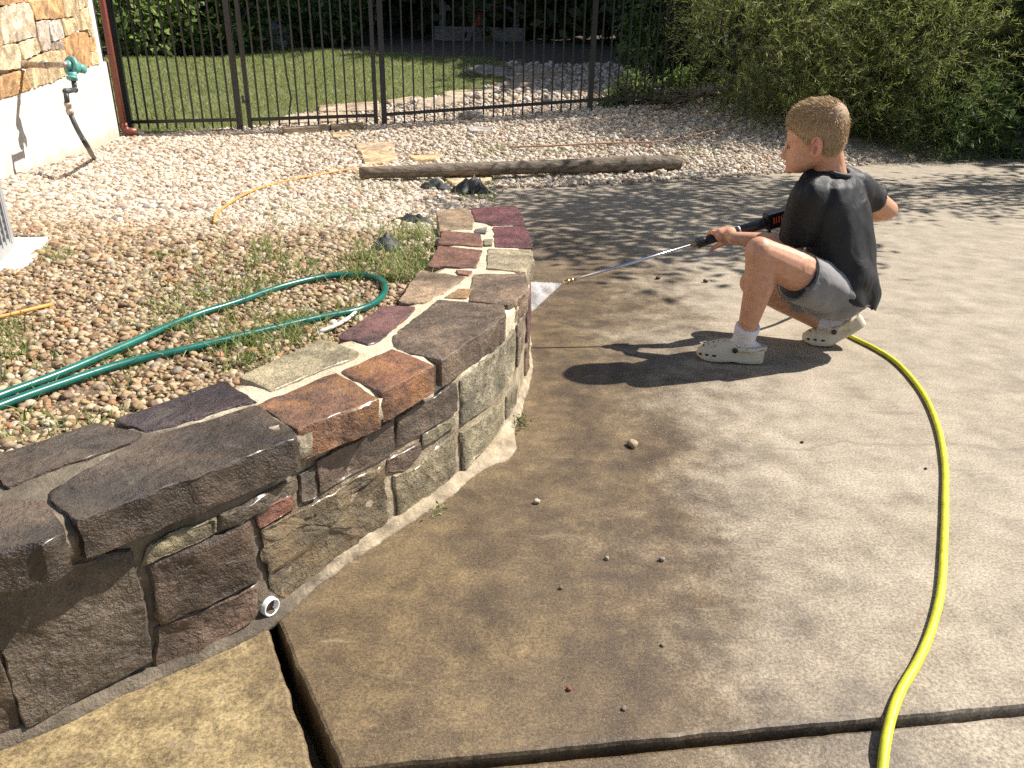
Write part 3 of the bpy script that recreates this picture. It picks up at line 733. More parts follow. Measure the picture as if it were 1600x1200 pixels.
# the wall goes on to the left, out of the picture
def near_s(q): return BS[int(np.argmin(((BASE - q[:2]) ** 2).sum(1)))]
s_cap = near_s(at(-118, 830, WTOP)); s_face = near_s(wall_P(wall_hit(-190, 1000)[0]))
s0 = s_cap
while s0 > 0.12:
    L = min(random.uniform(.17, .30), s0 - .04)
    for (o0, o1) in ((.035, -.115), (-.132, -.245)):
        stone(wall_root, [wall_P(s0 - L + .008, o0), wall_P(s0 - .008, o0), wall_P(s0 - .008, o1), wall_P(s0 - L + .008, o1)], capmap, .062, random.choice([DK, DK2, BR, PU2]), .6, .0026, .003, name='cap_stone', step=.012, jit=.004, side=4)
    s0 -= L
s0 = s_face
while s0 > 0.12:
    L = min(random.uniform(.13, .24), s0 - .04); hm = random.uniform(.10, .16)
    for (b0, b1) in ((.015, hm - .007), (hm + .007, .255)):
        stone(wall_root, [(s0 - L + .006, b0), (s0 - .006, b0), (s0 - .006, b1), (s0 - L + .006, b1)], fm, .035, random.choice([BR, DK2, DK, OL]), .5, .004, .004, name='face_stone', craggy=.5)
    s0 -= L
# drain pipe at the foot of the wall
sh = wall_hit(421, 947); pc = wall_P(sh[0], 0.0); pn = wall_P(sh[0], 1.0) - pc; zc = max(sh[1], 0.030)
def ring_pts(out, r): 
    t_ = np.array([-pn[1], pn[0]])
    return [(pc[0] + pn[0] * out + t_[0] * r * math.cos(a), pc[1] + pn[1] * out + t_[1] * r * math.cos(a), zc + r * math.sin(a)) for a in np.linspace(0, 2 * math.pi, 24, endpoint=False)]
pipe = MB().loft([ring_pts(-0.05, 0.0165), ring_pts(0.006, 0.0165), ring_pts(0.0075, 0.0158), ring_pts(0.0075, 0.0138), ring_pts(0.006, 0.0132), ring_pts(-0.04, 0.0132)], caps=False).build('drain_pipe', M['pvc'], wall_root, True)
MB().loft([ring_pts(-0.012, 0.0132), ring_pts(-0.012, 0.001)], caps=False).build('mud_plug', M['mud'], pipe)

# ================================================================== GRAVEL, WEEDS, LAWN
def pebble_mesh(k):
    bm = bmesh.new(); bmesh.ops.create_icosphere(bm, subdivisions=2, radius=1.0)
    sx_, sy_, sz_ = random.uniform(.8, 1.25), random.uniform(.7, 1.0), random.uniform(.5, .8)
    for v in bm.verts:
        q = 1 + 0.42 * noise.noise(v.co * 1.3 + Vector((k * 9, 0, 0))) + 0.10 * noise.noise(v.co * 3.1 + Vector((0, k * 7, 0)))
        v.co = Vector((v.co.x * sx_ * q, v.co.y * sy_ * q, v.co.z * sz_ * q))
    for f in bm.faces: f.smooth = True
    me = bpy.data.meshes.new('pebble'); bm.to_mesh(me); bm.free(); me.materials.append(M['pebble'])
    return me
peb_col = bpy.data.collections.new('pebble_shapes')
for k in range(7): peb_col.objects.link(bpy.data.objects.new('pebble_shape', pebble_mesh(k)))
def scatter_group():
    ng = bpy.data.node_groups.new('scatter_pebbles', 'GeometryNodeTree')
    ng.interface.new_socket('Geometry', in_out='INPUT', socket_type='NodeSocketGeometry')
    ng.interface.new_socket('Geometry', in_out='OUTPUT', socket_type='NodeSocketGeometry')
    N = ng.nodes; L = ng.links
    gi = N.new('NodeGroupInput'); go = N.new('NodeGroupOutput')
    ci = N.new('GeometryNodeCollectionInfo'); ci.inputs['Collection'].default_value = peb_col; ci.inputs['Separate Children'].default_value = True; ci.inputs['Reset Children'].default_value = True
    iop = N.new('GeometryNodeInstanceOnPoints'); iop.inputs['Pick Instance'].default_value = True
    rv = N.new('FunctionNodeRandomValue'); rv.data_type = 'FLOAT_VECTOR'
    rv.inputs[0].default_value = (-0.5, -0.5, 0); rv.inputs[1].default_value = (0.5, 0.5, 6.283)
    na = N.new('GeometryNodeInputNamedAttribute'); na.data_type = 'FLOAT'; na.inputs['Name'].default_value = 'scl'
    L.new(gi.outputs[0], iop.inputs['Points']); L.new(ci.outputs[0], iop.inputs['Instance']); L.new(rv.outputs[0], iop.inputs['Rotation'])
    L.new(na.outputs[0], iop.inputs['Scale']); L.new(iop.outputs[0], go.inputs[0])
    return ng
SCATTER = scatter_group()
def scatter(name, P, scl):
    me = bpy.data.meshes.new(name); me.vertices.add(len(P)); me.vertices.foreach_set('co', np.asarray(P, np.float32).ravel())
    a = me.attributes.new('scl', 'FLOAT', 'POINT'); a.data.foreach_set('value', np.asarray(scl, np.float32)); me.update()
    o = bpy.data.objects.new(name, me); link(o); md = o.modifiers.new('scatter', 'NODES'); md.node_group = SCATTER
    return o
def in_view(P, m=60):
    d = (P - CAM) @ ROT
    w = -d[:, 2]; px = 800 + F * d[:, 0] / np.maximum(w, .01); py = 600 - F * d[:, 1] / np.maximum(w, .01)
    return (w > 0.1) & (px > -m) & (px < 1600 + m) & (py > -m) & (py < 1200 + m)
LAWN_PX = [(150, 200), (205, 212), (300, 206), (420, 196), (470, 178), (560, 165), (650, 157), (735, 146), (790, 128), (800, 108), (770, 92), (700, 92), (620, 85), (540, 82), (450, 72), (400, 76), (340, 92), (250, 92), (160, 92)]
LAWN = [atg(*q)[:2] for q in LAWN_PX]
HB0 = atg(-160, 330)[:2]; HB1 = atg(188, 216)[:2]      # foot of the house wall
hd_ = (HB1 - HB0) / np.linalg.norm(HB1 - HB0); hn_ = np.array([hd_[1], -hd_[0]]); hn_ = hn_ if hn_[0] > 0 else -hn_
PADPX = [(-60, 372), (74, 370), (42, 421), (-60, 428)]
PAD = [atg(*q)[:2] for q in PADPX]
FLAGS = [  # outline px, colour, label
    ([(556, 229), (620, 226), (606, 239), (560, 241)], (0.42, 0.30, 0.20), 'tan flagstone, the farther of two small ones left of the timber end'),
    ([(563, 240), (615, 240), (622, 254), (571, 262)], (0.46, 0.33, 0.19), 'two tone flagstone nearest the left tip of the timber'),
    ([(640, 249), (690, 245), (684, 254), (646, 255)], (0.48, 0.33, 0.17), 'narrow orange flagstone just behind the timber'),
    ([(690, 279), (772, 276), (765, 290), (712, 296)], (0.48, 0.37, 0.23), 'tan flagstone in front of the timber beside the drive corner'),
    ([(520, 212), (545, 210), (548, 215), (522, 218)], (0.44, 0.32, 0.18), 'small yellowish flagstone before the threshold planks'),
    ([(446, 184), (496, 180), (492, 194), (440, 196)], (0.46, 0.37, 0.27), 'pale flagstone at the gate nearest the middle posts'),
    ([(500, 181), (548, 178), (552, 190), (500, 194)], (0.44, 0.33, 0.23), 'pale flagstone at the middle of the gate sill'),
    ([(498, 168), (592, 162), (592, 176), (500, 178)], (0.42, 0.31, 0.22), 'long flagstone inside the gate along the grass'),
    ([(604, 160), (654, 153), (662, 158), (612, 166)], (0.44, 0.33, 0.23), 'raised flagstone along the grass right of the gate'),
    ([(655, 158), (720, 150), (730, 160), (650, 172)], (0.42, 0.33, 0.25), 'flagstone along the grass, second right of the gate'),
    ([(690, 147), (782, 138), (770, 147), (700, 153)], (0.48, 0.38, 0.26), 'long pale flagstone below the dark rock on the grass'),
    ([(786, 131), (838, 126), (826, 138), (790, 139)], (0.48, 0.36, 0.22), 'orange flagstone where the path leaves the lawn'),
    ([(800, 118), (872, 112), (876, 120), (806, 128)], (0.45, 0.33, 0.20), 'broad flagstone in the middle of the far path'),
    ([(806, 106), (850, 103), (862, 110), (800, 114)], (0.43, 0.33, 0.22), 'flagstone farthest up the path beyond the lawn'),
    ([(728, 202), (768, 203), (758, 209), (734, 209)], (0.30, 0.30, 0.30), 'flat bluish grey stone lying alone in the gravel'),
]
FLAG_POLY = [[atg(x, y)[:2] for x, y in poly] for poly, _, _ in FLAGS]
P_all = []; S_all = []
for (x0, x1, y0, y1, st) in [(-2.6, 0.1, 0.5, 2.2, 0.0112), (-4.4, -2.0, 0.5, 3.6, 0.03), (-3.4, 0.1, 2.2, 3.6, 0.0145), (-4.2, 0.2, 3.6, 6.0, 0.0195), (-4.6, 3.6, 6.0, 10.2, 0.027), (-1.6, 4.5, 10.2, 14.0, 0.05)]:
    xs, ys = np.meshgrid(np.arange(x0, x1, st), np.arange(y0, y1, st)); xs = xs.ravel(); ys = ys.ravel()
    xs = xs + RNG.uniform(-.55, .55, len(xs)) * st; ys = ys + RNG.uniform(-.55, .55, len(xs)) * st
    zs = ground(xs, ys)
    wide = st == 0.03
    keep = (in_view(np.c_[xs, ys, zs], 90) != wide) & (in_view(np.c_[xs, ys, zs], 900)) & ~in_poly(xs, ys, drive_poly) & ~in_poly(xs, ys, core_poly) & ~in_poly(xs, ys, LAWN)
    keep &= ((xs - HB0[0]) * hn_[0] + (ys - HB0[1]) * hn_[1] > 0.01) | (ys > 8.3)
    keep &= ~in_poly(xs, ys, PAD)
    for fp in FLAG_POLY: keep &= ~in_poly(xs, ys, offset_poly(fp, 0.0))
    if y0 > 10: keep &= RNG.random(len(xs)) < 0.75
    xs, ys, zs = xs[keep], ys[keep], zs[keep]
    sc = st * RNG.lognormal(-0.70, 0.42, len(xs)); big_ = RNG.random(len(xs)) < 0.04; sc = np.where(big_, sc * 1.5, sc); sc = np.minimum(sc, st * 1.15)
    P_all.append(np.c_[xs, ys, zs + sc * RNG.uniform(0.05, 0.55, len(xs))]); S_all.append(sc)
# stragglers along the edge of the drive
for b in range(len(BACK) - 5):
    for _ in range(60):
        t_ = random.random(); q = BACK[b] + (BACK[b + 1] - BACK[b]) * t_ + np.array([random.gauss(0, .03), random.gauss(0.02, .07)])
        P_all.append(np.array([[q[0], q[1], 0.012]])); S_all.append(np.array([random.uniform(.008, .02)]))
gravel = scatter('gravel', np.concatenate(P_all), np.concatenate(S_all))
tag(gravel, 'rounded tan and white river gravel filling the bed behind the wall', 'gravel', kind='stuff')

def blades(roots, heights, widths, lean, name, mat, nseg=2):
    """curved grass blades, one strip each"""
    n = len(roots); az = RNG.uniform(0, 2 * np.pi, n); tw = RNG.uniform(0, 2 * np.pi, n)
    dirv = np.c_[np.cos(az), np.sin(az), np.zeros(n)]; wv = np.c_[np.cos(tw), np.sin(tw), np.zeros(n)]
    rows = []
    for k in range(nseg + 1):
        t = k / nseg
        c = roots + dirv * (lean * heights * t * t)[:, None] + np.array([0, 0, 1.0]) * (heights * (t - 0.25 * t * t * np.minimum(lean, 1.4)))[:, None]
        w = widths * (1 - t * 0.97) * 0.5
        rows += [c - wv * w[:, None], c + wv * w[:, None]]
    v = np.stack(rows, 1).reshape(-1, 3); m = 2 * (nseg + 1)
    b = (np.arange(n) * m)[:, None]
    f = np.concatenate([b + np.array([2 * k, 2 * k + 1, 2 * k + 3, 2 * k + 2]) for k in range(nseg)], 0)
    return mesh_np(name, v, f, mat)
roots = []; hs = []; ws = []; ln = []
def tuft(p_, n, h, spread=0.012):
    for _ in range(n):
        roots.append((p_[0] + random.gauss(0, spread), p_[1] + random.gauss(0, spread), p_[2])); hs.append(h * random.uniform(.5, 1.5)); ws.append(random.uniform(.003, .0055) * (1 + h * 4)); ln.append(random.uniform(.25, 1.6))
WEED_AREAS = [  # pixel box, tufts, height
    (560, 370, 665, 440, 60, .065), (400, 385, 560, 440, 34, .05), (590, 300, 680, 380, 26, .06), (480, 290, 660, 370, 28, .045), (360, 440, 560, 540, 42, .045), (440, 500, 540, 530, 16, .04),
    (20, 560, 330, 690, 34, .035), (300, 540, 420, 600, 18, .04), (150, 460, 350, 540, 26, .04), (0, 500, 150, 600, 16, .04), (180, 400, 420, 470, 26, .045), (60, 380, 120, 420, 6, .04), (330, 320, 560, 390, 18, .045),
    (560, 268, 780, 300, 36, .06), (700, 262, 1000, 290, 26, .06), (440, 205, 560, 250, 16, .06), (500, 215, 620, 262, 12, .06), (760, 225, 960, 250, 26, .07), (690, 215, 780, 240, 10, .06), (960, 225, 1120, 262, 14, .06), (730, 292, 780, 318, 26, .07), (660, 285, 740, 320, 16, .06),
    (430, 330, 640, 420, 30, .05)]
for x0, y0, x1, y1, n, h in WEED_AREAS:
    cl = [(random.uniform(x0, x1), random.uniform(y0, y1)) for _ in range(max(2, n // 6))]
    for _ in range(int(n * 2.1)):
        c_ = random.choice(cl); px = min(max(random.gauss(c_[0], (x1 - x0) * .2), x0), x1); py = min(max(random.gauss(c_[1], (y1 - y0) * .22), y0), y1)
        q = atg(px, py)
        if in_poly(np.array([q[0]]), np.array([q[1]]), core_poly)[0] or in_poly(np.array([q[0]]), np.array([q[1]]), drive_poly)[0]: continue
        tuft(q, random.randint(3, 9), h * .85, 0.010 + 0.003 * q[1])
weeds = blades(np.array(roots), np.array(hs), np.array(ws), np.array(ln), 'weeds', M['weed'], 3)
tag(weeds, 'scattered tufts of thin grass growing up through the gravel', 'weeds', kind='stuff')
# lawn behind the fence
lp = np.array(LAWN); n_try = 150000
xs = RNG.uniform(lp[:, 0].min(), lp[:, 0].max(), n_try); ys = RNG.uniform(lp[:, 1].min(), lp[:, 1].max(), n_try)
k_ = in_poly(xs, ys, LAWN); xs, ys = xs[k_], ys[k_]
ed = np.array([nz(a, b, 0, 1.2, 3) for a, b in zip(xs[::1], ys[::1])]); k_ = RNG.random(len(xs)) < 0.75 + 0.5 * ed; xs, ys = xs[k_], ys[k_]; pass
zs = ground(xs, ys)
grass = blades(np.c_[xs, ys, zs], RNG.uniform(.035, .085, len(xs)), RNG.uniform(.007, .013, len(xs)), RNG.uniform(.2, 1.1, len(xs)), 'grass', M['grass'], 2)
tag(grass, 'mown green grass in the sun beyond the iron fence', 'grass', kind='stuff')
lg = [(x, y) for x in np.arange(lp[:, 0].min(), lp[:, 0].max(), .2) for y in np.arange(lp[:, 1].min(), lp[:, 1].max(), .2)]
la = np.array(lg); nx2 = len(np.arange(lp[:, 0].min(), lp[:, 0].max(), .2)); ny2 = len(np.arange(lp[:, 1].min(), lp[:, 1].max(), .2))
zz = ground(la[:, 0], la[:, 1]) + np.where(in_poly(la[:, 0], la[:, 1], LAWN), 0.012, -0.05); ii = np.arange(nx2 * ny2).reshape(nx2, ny2)
tag(mesh_np('lawn', np.c_[la, zz], np.stack([ii[:-1, :-1], ii[1:, :-1], ii[1:, 1:], ii[:-1, 1:]], -1).reshape(-1, 4), M['lawn_soil'], smooth=True), kind='structure')

# ================================================================== TREES AND SHRUBS
def leaf_quads(C_, D, Sd, L, W, fold=0.0):
    """diamond leaves: centre base C_, direction D, side vector Sd"""
    a = C_; b = C_ + D * (L * .45)[:, None] + Sd * (W * .5)[:, None]; c = C_ + D * L[:, None]; d = C_ + D * (L * .45)[:, None] - Sd * (W * .5)[:, None]
    v = np.stack([a, b, c, d], 1).reshape(-1, 3); f = np.arange(len(C_) * 4).reshape(-1, 4)
    return v, f
def rand_dirs(n, up=0.0):
    d = RNG.normal(size=(n, 3)); d[:, 2] += up; return d / np.linalg.norm(d, axis=1)[:, None]
def perp(D):
    r = RNG.normal(size=D.shape); s_ = r - D * (r * D).sum(1)[:, None]; return s_ / np.linalg.norm(s_, axis=1)[:, None]
def limb(mb, a, b, r0, r1, wob=0.06, n=7, k=5):
    a = np.array(a, float); b = np.array(b, float); L = np.linalg.norm(b - a); pts = []
    for i in range(k + 1):
        t = i / k; p_ = a + (b - a) * t; w_ = math.sin(math.pi * t) * wob * L
        pts.append(p_ + np.array([nz(p_[0], p_[1], p_[2], 1.7, 2), nz(p_[1], p_[2], p_[0], 1.9, 2), nz(p_[2], p_[0], p_[1], 1.3, 2)]) * w_ * 2)
    mb.tube(pts, [r0 + (r1 - r0) * i / k for i in range(k + 1)], n, False)
def tree(name, label, cat, base, height, blobs, n_clump, per, size, mats, trunk_r=0.08, group=None, leafw=0.55, spread=0.14, up=0.2, lean=(0, 0), stems=1, thin=1.0):
    base = np.array(base, float); root = empty(name, tuple(base)); tag(root, label, cat, group, 'thing')
    mb = MB(); cents = []
    vol = np.array([b[1][0] * b[1][1] * b[1][2] for b in blobs]) ** (2 / 3); vol /= vol.sum()
    for (c, r), w_ in zip(blobs, vol):
        m = max(3, int(n_clump * w_)); d = rand_dirs(m); rr = RNG.uniform(.45, 1.0, m) ** .6
        q = np.array(c) + d * rr[:, None] * np.array(r); cents.append(q)
    cents = np.concatenate(cents)
    for s_ in range(stems):
        b0 = base + (np.array([random.gauss(0, .1), random.gauss(0, .1), 0]) if stems > 1 else 0)
        top = base + np.array([lean[0], lean[1], height]) + (np.array([random.gauss(0, .4), random.gauss(0, .4), 0]) if stems > 1 else 0)
        limb(mb, b0 - np.array([0, 0, .1]), top, trunk_r, trunk_r * .45, 0.04, 10, 8)
        for c, r in blobs:
            for _ in range(3):
                e = np.array(c) + rand_dirs(1)[0] * np.array(r) * .75
                st_ = b0 + (top - b0) * random.uniform(.35, .98); limb(mb, st_, e, trunk_r * .35 * thin, trunk_r * .06 * thin, 0.08)
    mb.build('trunk', M['bark'], root, True)
    n = len(cents) * per; C_ = np.repeat(cents, per, 0) + RNG.normal(size=(n, 3)) * np.array([spread, spread, spread * .7])
    D = rand_dirs(n, up); Sd = perp(D); L = size * RNG.uniform(.6, 1.3, n); v, f = leaf_quads(C_, D, Sd, L, L * leafw)
    ok = v.reshape(-1, 4, 3)[:, :, 2].min(1) > -0.5
    o = mesh_np('crown', v, f, mats, root); return root
def feathery(name, label, base, blobs, n_twig, mat, stems=5, twig=(.3, .55), leaf=.055, lw=.09, group=None, droop=.18, per=22):
    """shrub of arching twigs with narrow leaves"""
    base = np.array(base, float); root = empty(name, tuple(base)); tag(root, label, 'shrub', group, 'thing'); mb = MB(); VV = []; FF = []; nb = 0
    vol = np.array([b[1][0] * b[1][1] * b[1][2] for b in blobs]) ** (2 / 3); vol /= vol.sum()
    for (c, r), w_ in zip(blobs, vol):
        c = np.array(c); r = np.array(r)
        for _ in range(stems):
            e = c + rand_dirs(1)[0] * r * .7; limb(mb, base + np.array([random.gauss(0, .15), random.gauss(0, .15), -.1]), e, .03, .008, .08, 6, 7)
        m = int(n_twig * w_); d = rand_dirs(m, .15); rr = RNG.uniform(.30, 1.0, m) ** .5; S_ = c + d * rr[:, None] * r
        L = RNG.uniform(*twig, m); td = d * .8 + RNG.normal(size=(m, 3)) * .45; td /= np.linalg.norm(td, axis=1)[:, None]
        tt = np.linspace(0, 1, per)
        for k in range(m):
            pts = S_[k] + td[k] * (tt * L[k])[:, None]; pts[:, 2] -= droop * L[k] * tt ** 2
            if k % 3 == 0: mb.tube([pts[0], pts[per // 2], pts[-1]], [.0035, .0025, .001], 3, False)
            dd = td[k] * .75 + RNG.normal(size=(per, 3)) * .55; dd /= np.linalg.norm(dd, axis=1)[:, None]
            l_ = leaf * RNG.uniform(.6, 1.3, per); v, f = leaf_quads(pts, dd, perp(dd), l_, np.maximum(l_ * lw, .004)); VV.append(v); FF.append(f + nb); nb += len(v)
    mb.build('trunk', M['bark'], root, True)
    mesh_np('crown', np.concatenate(VV), np.concatenate(FF), mat, root); return root
def blob(px, py, dep, r): c = atd(px, py, dep); return (tuple(c), r if isinstance(r, tuple) else (r, r, r))
# the big feathery shrub at the edge of the drive
b_ = at(1330, 246); b_[2] = gz(b_[0], b_[1] + .5)
feathery('feathery_shrub', 'large feathery olive green shrub overhanging the fence and the drive edge', b_ + np.array([0, .6, 0]),
         [blob(1200, 60, 8.2, (.80, .8, .70)), blob(1330, 30, 8.6, (1.0, .9, .9)), blob(1300, 150, 8.5, (.95, .7, .62)), blob(1420, 120, 8.5, (.9, .8, .85)), blob(1215, 170, 8.4, (.42, .4, .45)), blob(1240, -60, 8.7, (1.2, 1.0, .8)), blob(1450, 10, 8.8, (.9, .9, .9))],
         5600, M['feather'], leaf=.062, lw=.11, per=26)
feathery('feathery_shrub', 'deep green feathery shrub low at the right behind the boy', at(1480, 248) + np.array([0, .5, 0]),
         [blob(1450, 190, 8.4, (.75, .6, .5)), blob(1520, 90, 9.2, (.8, .8, .9)), blob(1370, 215, 8.7, (.6, .4, .30)), blob(1570, 40, 9.5, (.7, .8, .6))],
         3000, M['feather2'], leaf=.07, lw=.11, per=26)
q = at(1585, 246)
tree('broadleaf_shrub', 'dark broad leaved shrub at the right end of the drive edge', 'shrub', q + np.array([.15, .6, 0]), .9, [blob(1590, 200, 8.4, (.42, .4, .42)), blob(1600, 100, 8.8, (.55, .5, .7)), blob(1660, 150, 8.6, (.7, .6, .9))], 110, 26, .10, M['broad'], .03, stems=3, spread=.12)
# evergreen behind the fence, and the low rose-like plant on it
q = atd(1040, 118, 10.6)
tree('evergreen_bush', 'dark conical evergreen bush standing just behind the fence', 'bush', (q[0], q[1], gz(q[0], q[1])), 1.3, [blob(1035, 90, 10.6, (.62, .55, .45)), blob(1030, 30, 10.8, (.50, .5, .6)), blob(1090, 60, 10.7, (.6, .5, .6)), blob(1110, 110, 10.5, (.5, .4, .35))], 170, 36, .085, M['broad'], .05, spread=.10)
q = atg(1010, 168)
tree('leafy_plant', 'small bright leafy plant growing through the foot of the fence', 'plant', (q[0], q[1] + .1, gz(q[0], q[1] + .1)), .25, [blob(985, 148, 9.05, (.24, .16, .15)), blob(1040, 146, 9.0, (.30, .16, .16)), blob(1060, 128, 9.05, (.12, .1, .16)), blob(988, 122, 9.1, (.06, .06, .12)), blob(955, 158, 9.0, (.12, .1, .08))], 110, 20, .065, M['bright'], .012, stems=4, spread=.06)
# shade tree whose crown overhangs the drive from the right, above the picture
tree('shade_tree', 'tree to the right whose high crown dapples the drive with shade', 'tree', (6.3, 7.4, .2), 3.0, [((3.35, 5.7, 2.75), (1.0, 1.0, .45)), ((4.2, 6.7, 3.0), (1.1, 1.0, .6)), ((3.2, 4.95, 2.7), (.9, .75, .4)), ((2.5, 5.3, 2.55), (.85, .75, .35)), ((2.9, 6.5, 2.7), (.9, .8, .4)), ((2.3, 6.2, 2.6), (.7, .7, .3)), ((5.8, 7.0, 3.0), (1.3, .8, .5)), ((7.4, 7.6, 3.0), (1.3, .9, .5)), ((4.6, 7.1, 3.0), (.9, .8, .5))], 440, 25, .105, M['broad'], .10, leafw=.45, spread=.17, thin=.35)
# undergrowth beyond the lawn
UG = [(225, 55, 13.2, .9, 'bright', 'leafy bush behind the lawn nearest the downspout'), (300, 40, 13.8, 1.0, 'broad', 'leafy bush behind the lawn beside a leaning dark trunk'), (365, 55, 14.2, .9, 'broad', 'leafy bush behind the lawn next to the gate posts'), (445, 5, 17.0, 1.0, 'bright', 'sunlit bright green bush above the boulder'), (520, 40, 15.5, .85, 'broad', 'half lit bush right of the boulder path')]
for px, py, dep, r, m_, lab in UG:
    c = atd(px, py + 22, dep); g0 = gz(c[0], c[1])
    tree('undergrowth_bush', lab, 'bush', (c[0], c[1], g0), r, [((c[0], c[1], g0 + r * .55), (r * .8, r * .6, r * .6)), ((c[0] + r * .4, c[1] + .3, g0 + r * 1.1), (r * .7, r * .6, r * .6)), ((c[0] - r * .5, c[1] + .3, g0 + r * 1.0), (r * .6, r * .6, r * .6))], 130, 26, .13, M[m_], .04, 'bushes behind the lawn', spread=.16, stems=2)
WOODS = [(-9.5, 17.5, 'at the far left of the wood'), (-6.6, 19.0, 'behind the leftmost bushes'), (-3.9, 20.5, 'behind the boulder path'), (-1.2, 18.6, 'left of the grey timber swing frame'), (1.4, 20.5, 'behind the grey timber swing frame'), (3.6, 17.5, 'right of the grey timber swing frame'), (6.0, 15.0, 'behind the evergreen bush'), (8.5, 13.0, 'behind the feathery shrubs'), (11.0, 12.0, 'beyond the end of the drive'), (-12, 14.0, 'left of the lawn')]
for i, (x, y, where) in enumerate(WOODS):
    g0 = gz(x, min(y, 24)); h = random.uniform(3.2, 4.2)
    bl = [((x + random.gauss(0, .5), y + random.gauss(0, .4), g0 + 1.0), (1.8, 1.2, 1.1)), ((x - .9, y, g0 + 2.6), (1.7, 1.4, 1.2)), ((x + 1.0, y + .2, g0 + 2.9), (1.7, 1.4, 1.2)), ((x, y - .4, g0 + 4.4), (2.2, 2.0, 1.3)), ((x + .3, y + .6, g0 + 5.6), (1.7, 1.7, 1.0))]
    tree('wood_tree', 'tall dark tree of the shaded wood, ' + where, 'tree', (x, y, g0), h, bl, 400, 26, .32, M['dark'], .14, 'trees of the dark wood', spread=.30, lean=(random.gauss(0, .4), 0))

n = 26000; P = np.c_[RNG.uniform(-22, 24, n), RNG.uniform(22.5, 27, n), RNG.uniform(0, 1, n) ** 1.1 * 10]; P[:, 2] += ground(np.clip(P[:, 0], -11, 13), np.full(n, 24.)) - .3
P = np.r_[P, np.c_[RNG.uniform(11, 16, 9000), RNG.uniform(6, 23, 9000), RNG.uniform(0, 6, 9000)]]
D = rand_dirs(len(P)); L = RNG.uniform(.4, .8, len(P)); v_, f_ = leaf_quads(P, D, perp(D), L, L * .6)
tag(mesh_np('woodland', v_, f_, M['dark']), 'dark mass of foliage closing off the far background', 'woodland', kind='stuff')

# ================================================================== IRON FENCE AND GATE
FH = 1.46
def fpt(i):
    q = atd(*FENCE_PX[i]); return np.array(q)
def bar_mesh(name, r, h, bend=None):
    mb = MB()
    if bend is None: mb.box((0, 0, h / 2), (r, r, h / 2))
    else:
        pts = [(0, 0, 0), (bend * .25, 0, h * .10), (bend, 0, h * .20), (bend * .45, 0, h * .36), (0, 0, h * .66), (0, 0, h)]
        mb.tube(pts, r * 1.25, 6)
    o = mb.build(name, M['iron']); me = o.data; bpy.data.objects.remove(o); return me
PICK = bar_mesh('picket', 0.0085, FH - 0.02); PICK_B = bar_mesh('picket', 0.0085, FH - 0.02, 0.045); POST = bar_mesh('post', 0.030, FH + .06); POSTS = bar_mesh('post', 0.022, FH + .02)
def fence_run(name, label, cat, i0, i1, npick, ends, bent=None, rails=(0.11, FH - .12, FH - 0.01), drop=0.0):
    a, b = fpt(i0), fpt(i1); root = empty(name, tuple(a)); tag(root, label, cat, kind='thing')
    d = b - a; ang = math.atan2(d[1], d[0])
    ax = d / np.linalg.norm(d); side = np.array([-d[1], d[0], 0]); side /= np.linalg.norm(side); upv = np.cross(ax, side)
    for z in rails: MB().box((a + b) / 2 + np.array([0, 0, z]), (np.linalg.norm(d) / 2 - .02, .013, .018), (ax, side, upv)).build('rail', M['iron'], root)
    for k in range(npick):
        t = (k + 1) / (npick + 1); p_ = d * t
        o = bpy.data.objects.new('picket', PICK_B if bent == k else PICK); link(o, root); o.location = (p_[0], p_[1], p_[2] + 0.03 - drop); o.rotation_euler.z = ang
    for e, me in ends:
        o = bpy.data.objects.new('post', me); link(o, root); p_ = d * e; o.location = (p_[0], p_[1], p_[2] - .02); o.rotation_euler.z = ang
    return root
fence_run('iron_fence', 'black iron fence panel beside the brown downspout', 'fence', 0, 1, 11, ((0, POST), (1, POST)))
gate = fence_run('iron_gate', 'black iron gate with one bent picket over the flagstone threshold', 'gate', 2, 3, 12, ((0, POSTS), (1, POSTS)), 3)
a, b = fpt(2), fpt(3)
MB().box(a + np.array([-.02, -.03, .30]), (.03, .012, .012)).box(a + np.array([-.04, -.035, .33]), (.008, .012, .035)).build('latch', M['iron'], gate)
fence_run('iron_fence', 'long black iron fence panel between the gate and the tall post', 'fence', 4, 5, 20, ((0, POST),), drop=0.05)
fence_run('iron_fence', 'black iron fence panel vanishing behind the feathery shrub', 'fence', 5, 6, 15, ((0, POST), (1, POST)), drop=0.05)

# ================================================================== HOUSE WALL
def hplane(px, py):
    """pixel -> point on the house wall plane"""
    d = ray(px, py); t = ((HB0[0]) * hn_[0] + (HB0[1]) * hn_[1]) / (d[0] * hn_[0] + d[1] * hn_[1]); q = CAM + t * d
    return ((q[0] - HB0[0]) * hd_[0] + (q[1] - HB0[1]) * hd_[1], q[2])
def hmap(a, b, d=0.0): return (HB0[0] + hd_[0] * a - hn_[0] * d, HB0[1] + hd_[1] * a - hn_[1] * d, b)
house = empty('house_wall', (HB0[0], HB0[1], 0)); tag(house, 'corner of a house with tan stone facing above a pale rendered footing', 'house', kind='thing')
HEND = hplane(178, 150)[0]
bound = [hplane(x, y) for x, y in [(0, 155), (25, 148), (45, 141), (60, 137), (80, 131), (100, 122), (130, 109), (165, 98)]]
zb = [(-2.5, bound[0][1])] + [(q[0], q[1]) for q in bound] + [(HEND, bound[-1][1])]
n_ = len(zb)
mb = MB(); front = [hmap(q[0], q[1] + .01) for q in zb] + [hmap(q[0], -.15) for q in zb]
backp = [hmap(q[0], q[1] + .01, .25) for q in zb] + [hmap(q[0], -.15, .25) for q in zb]
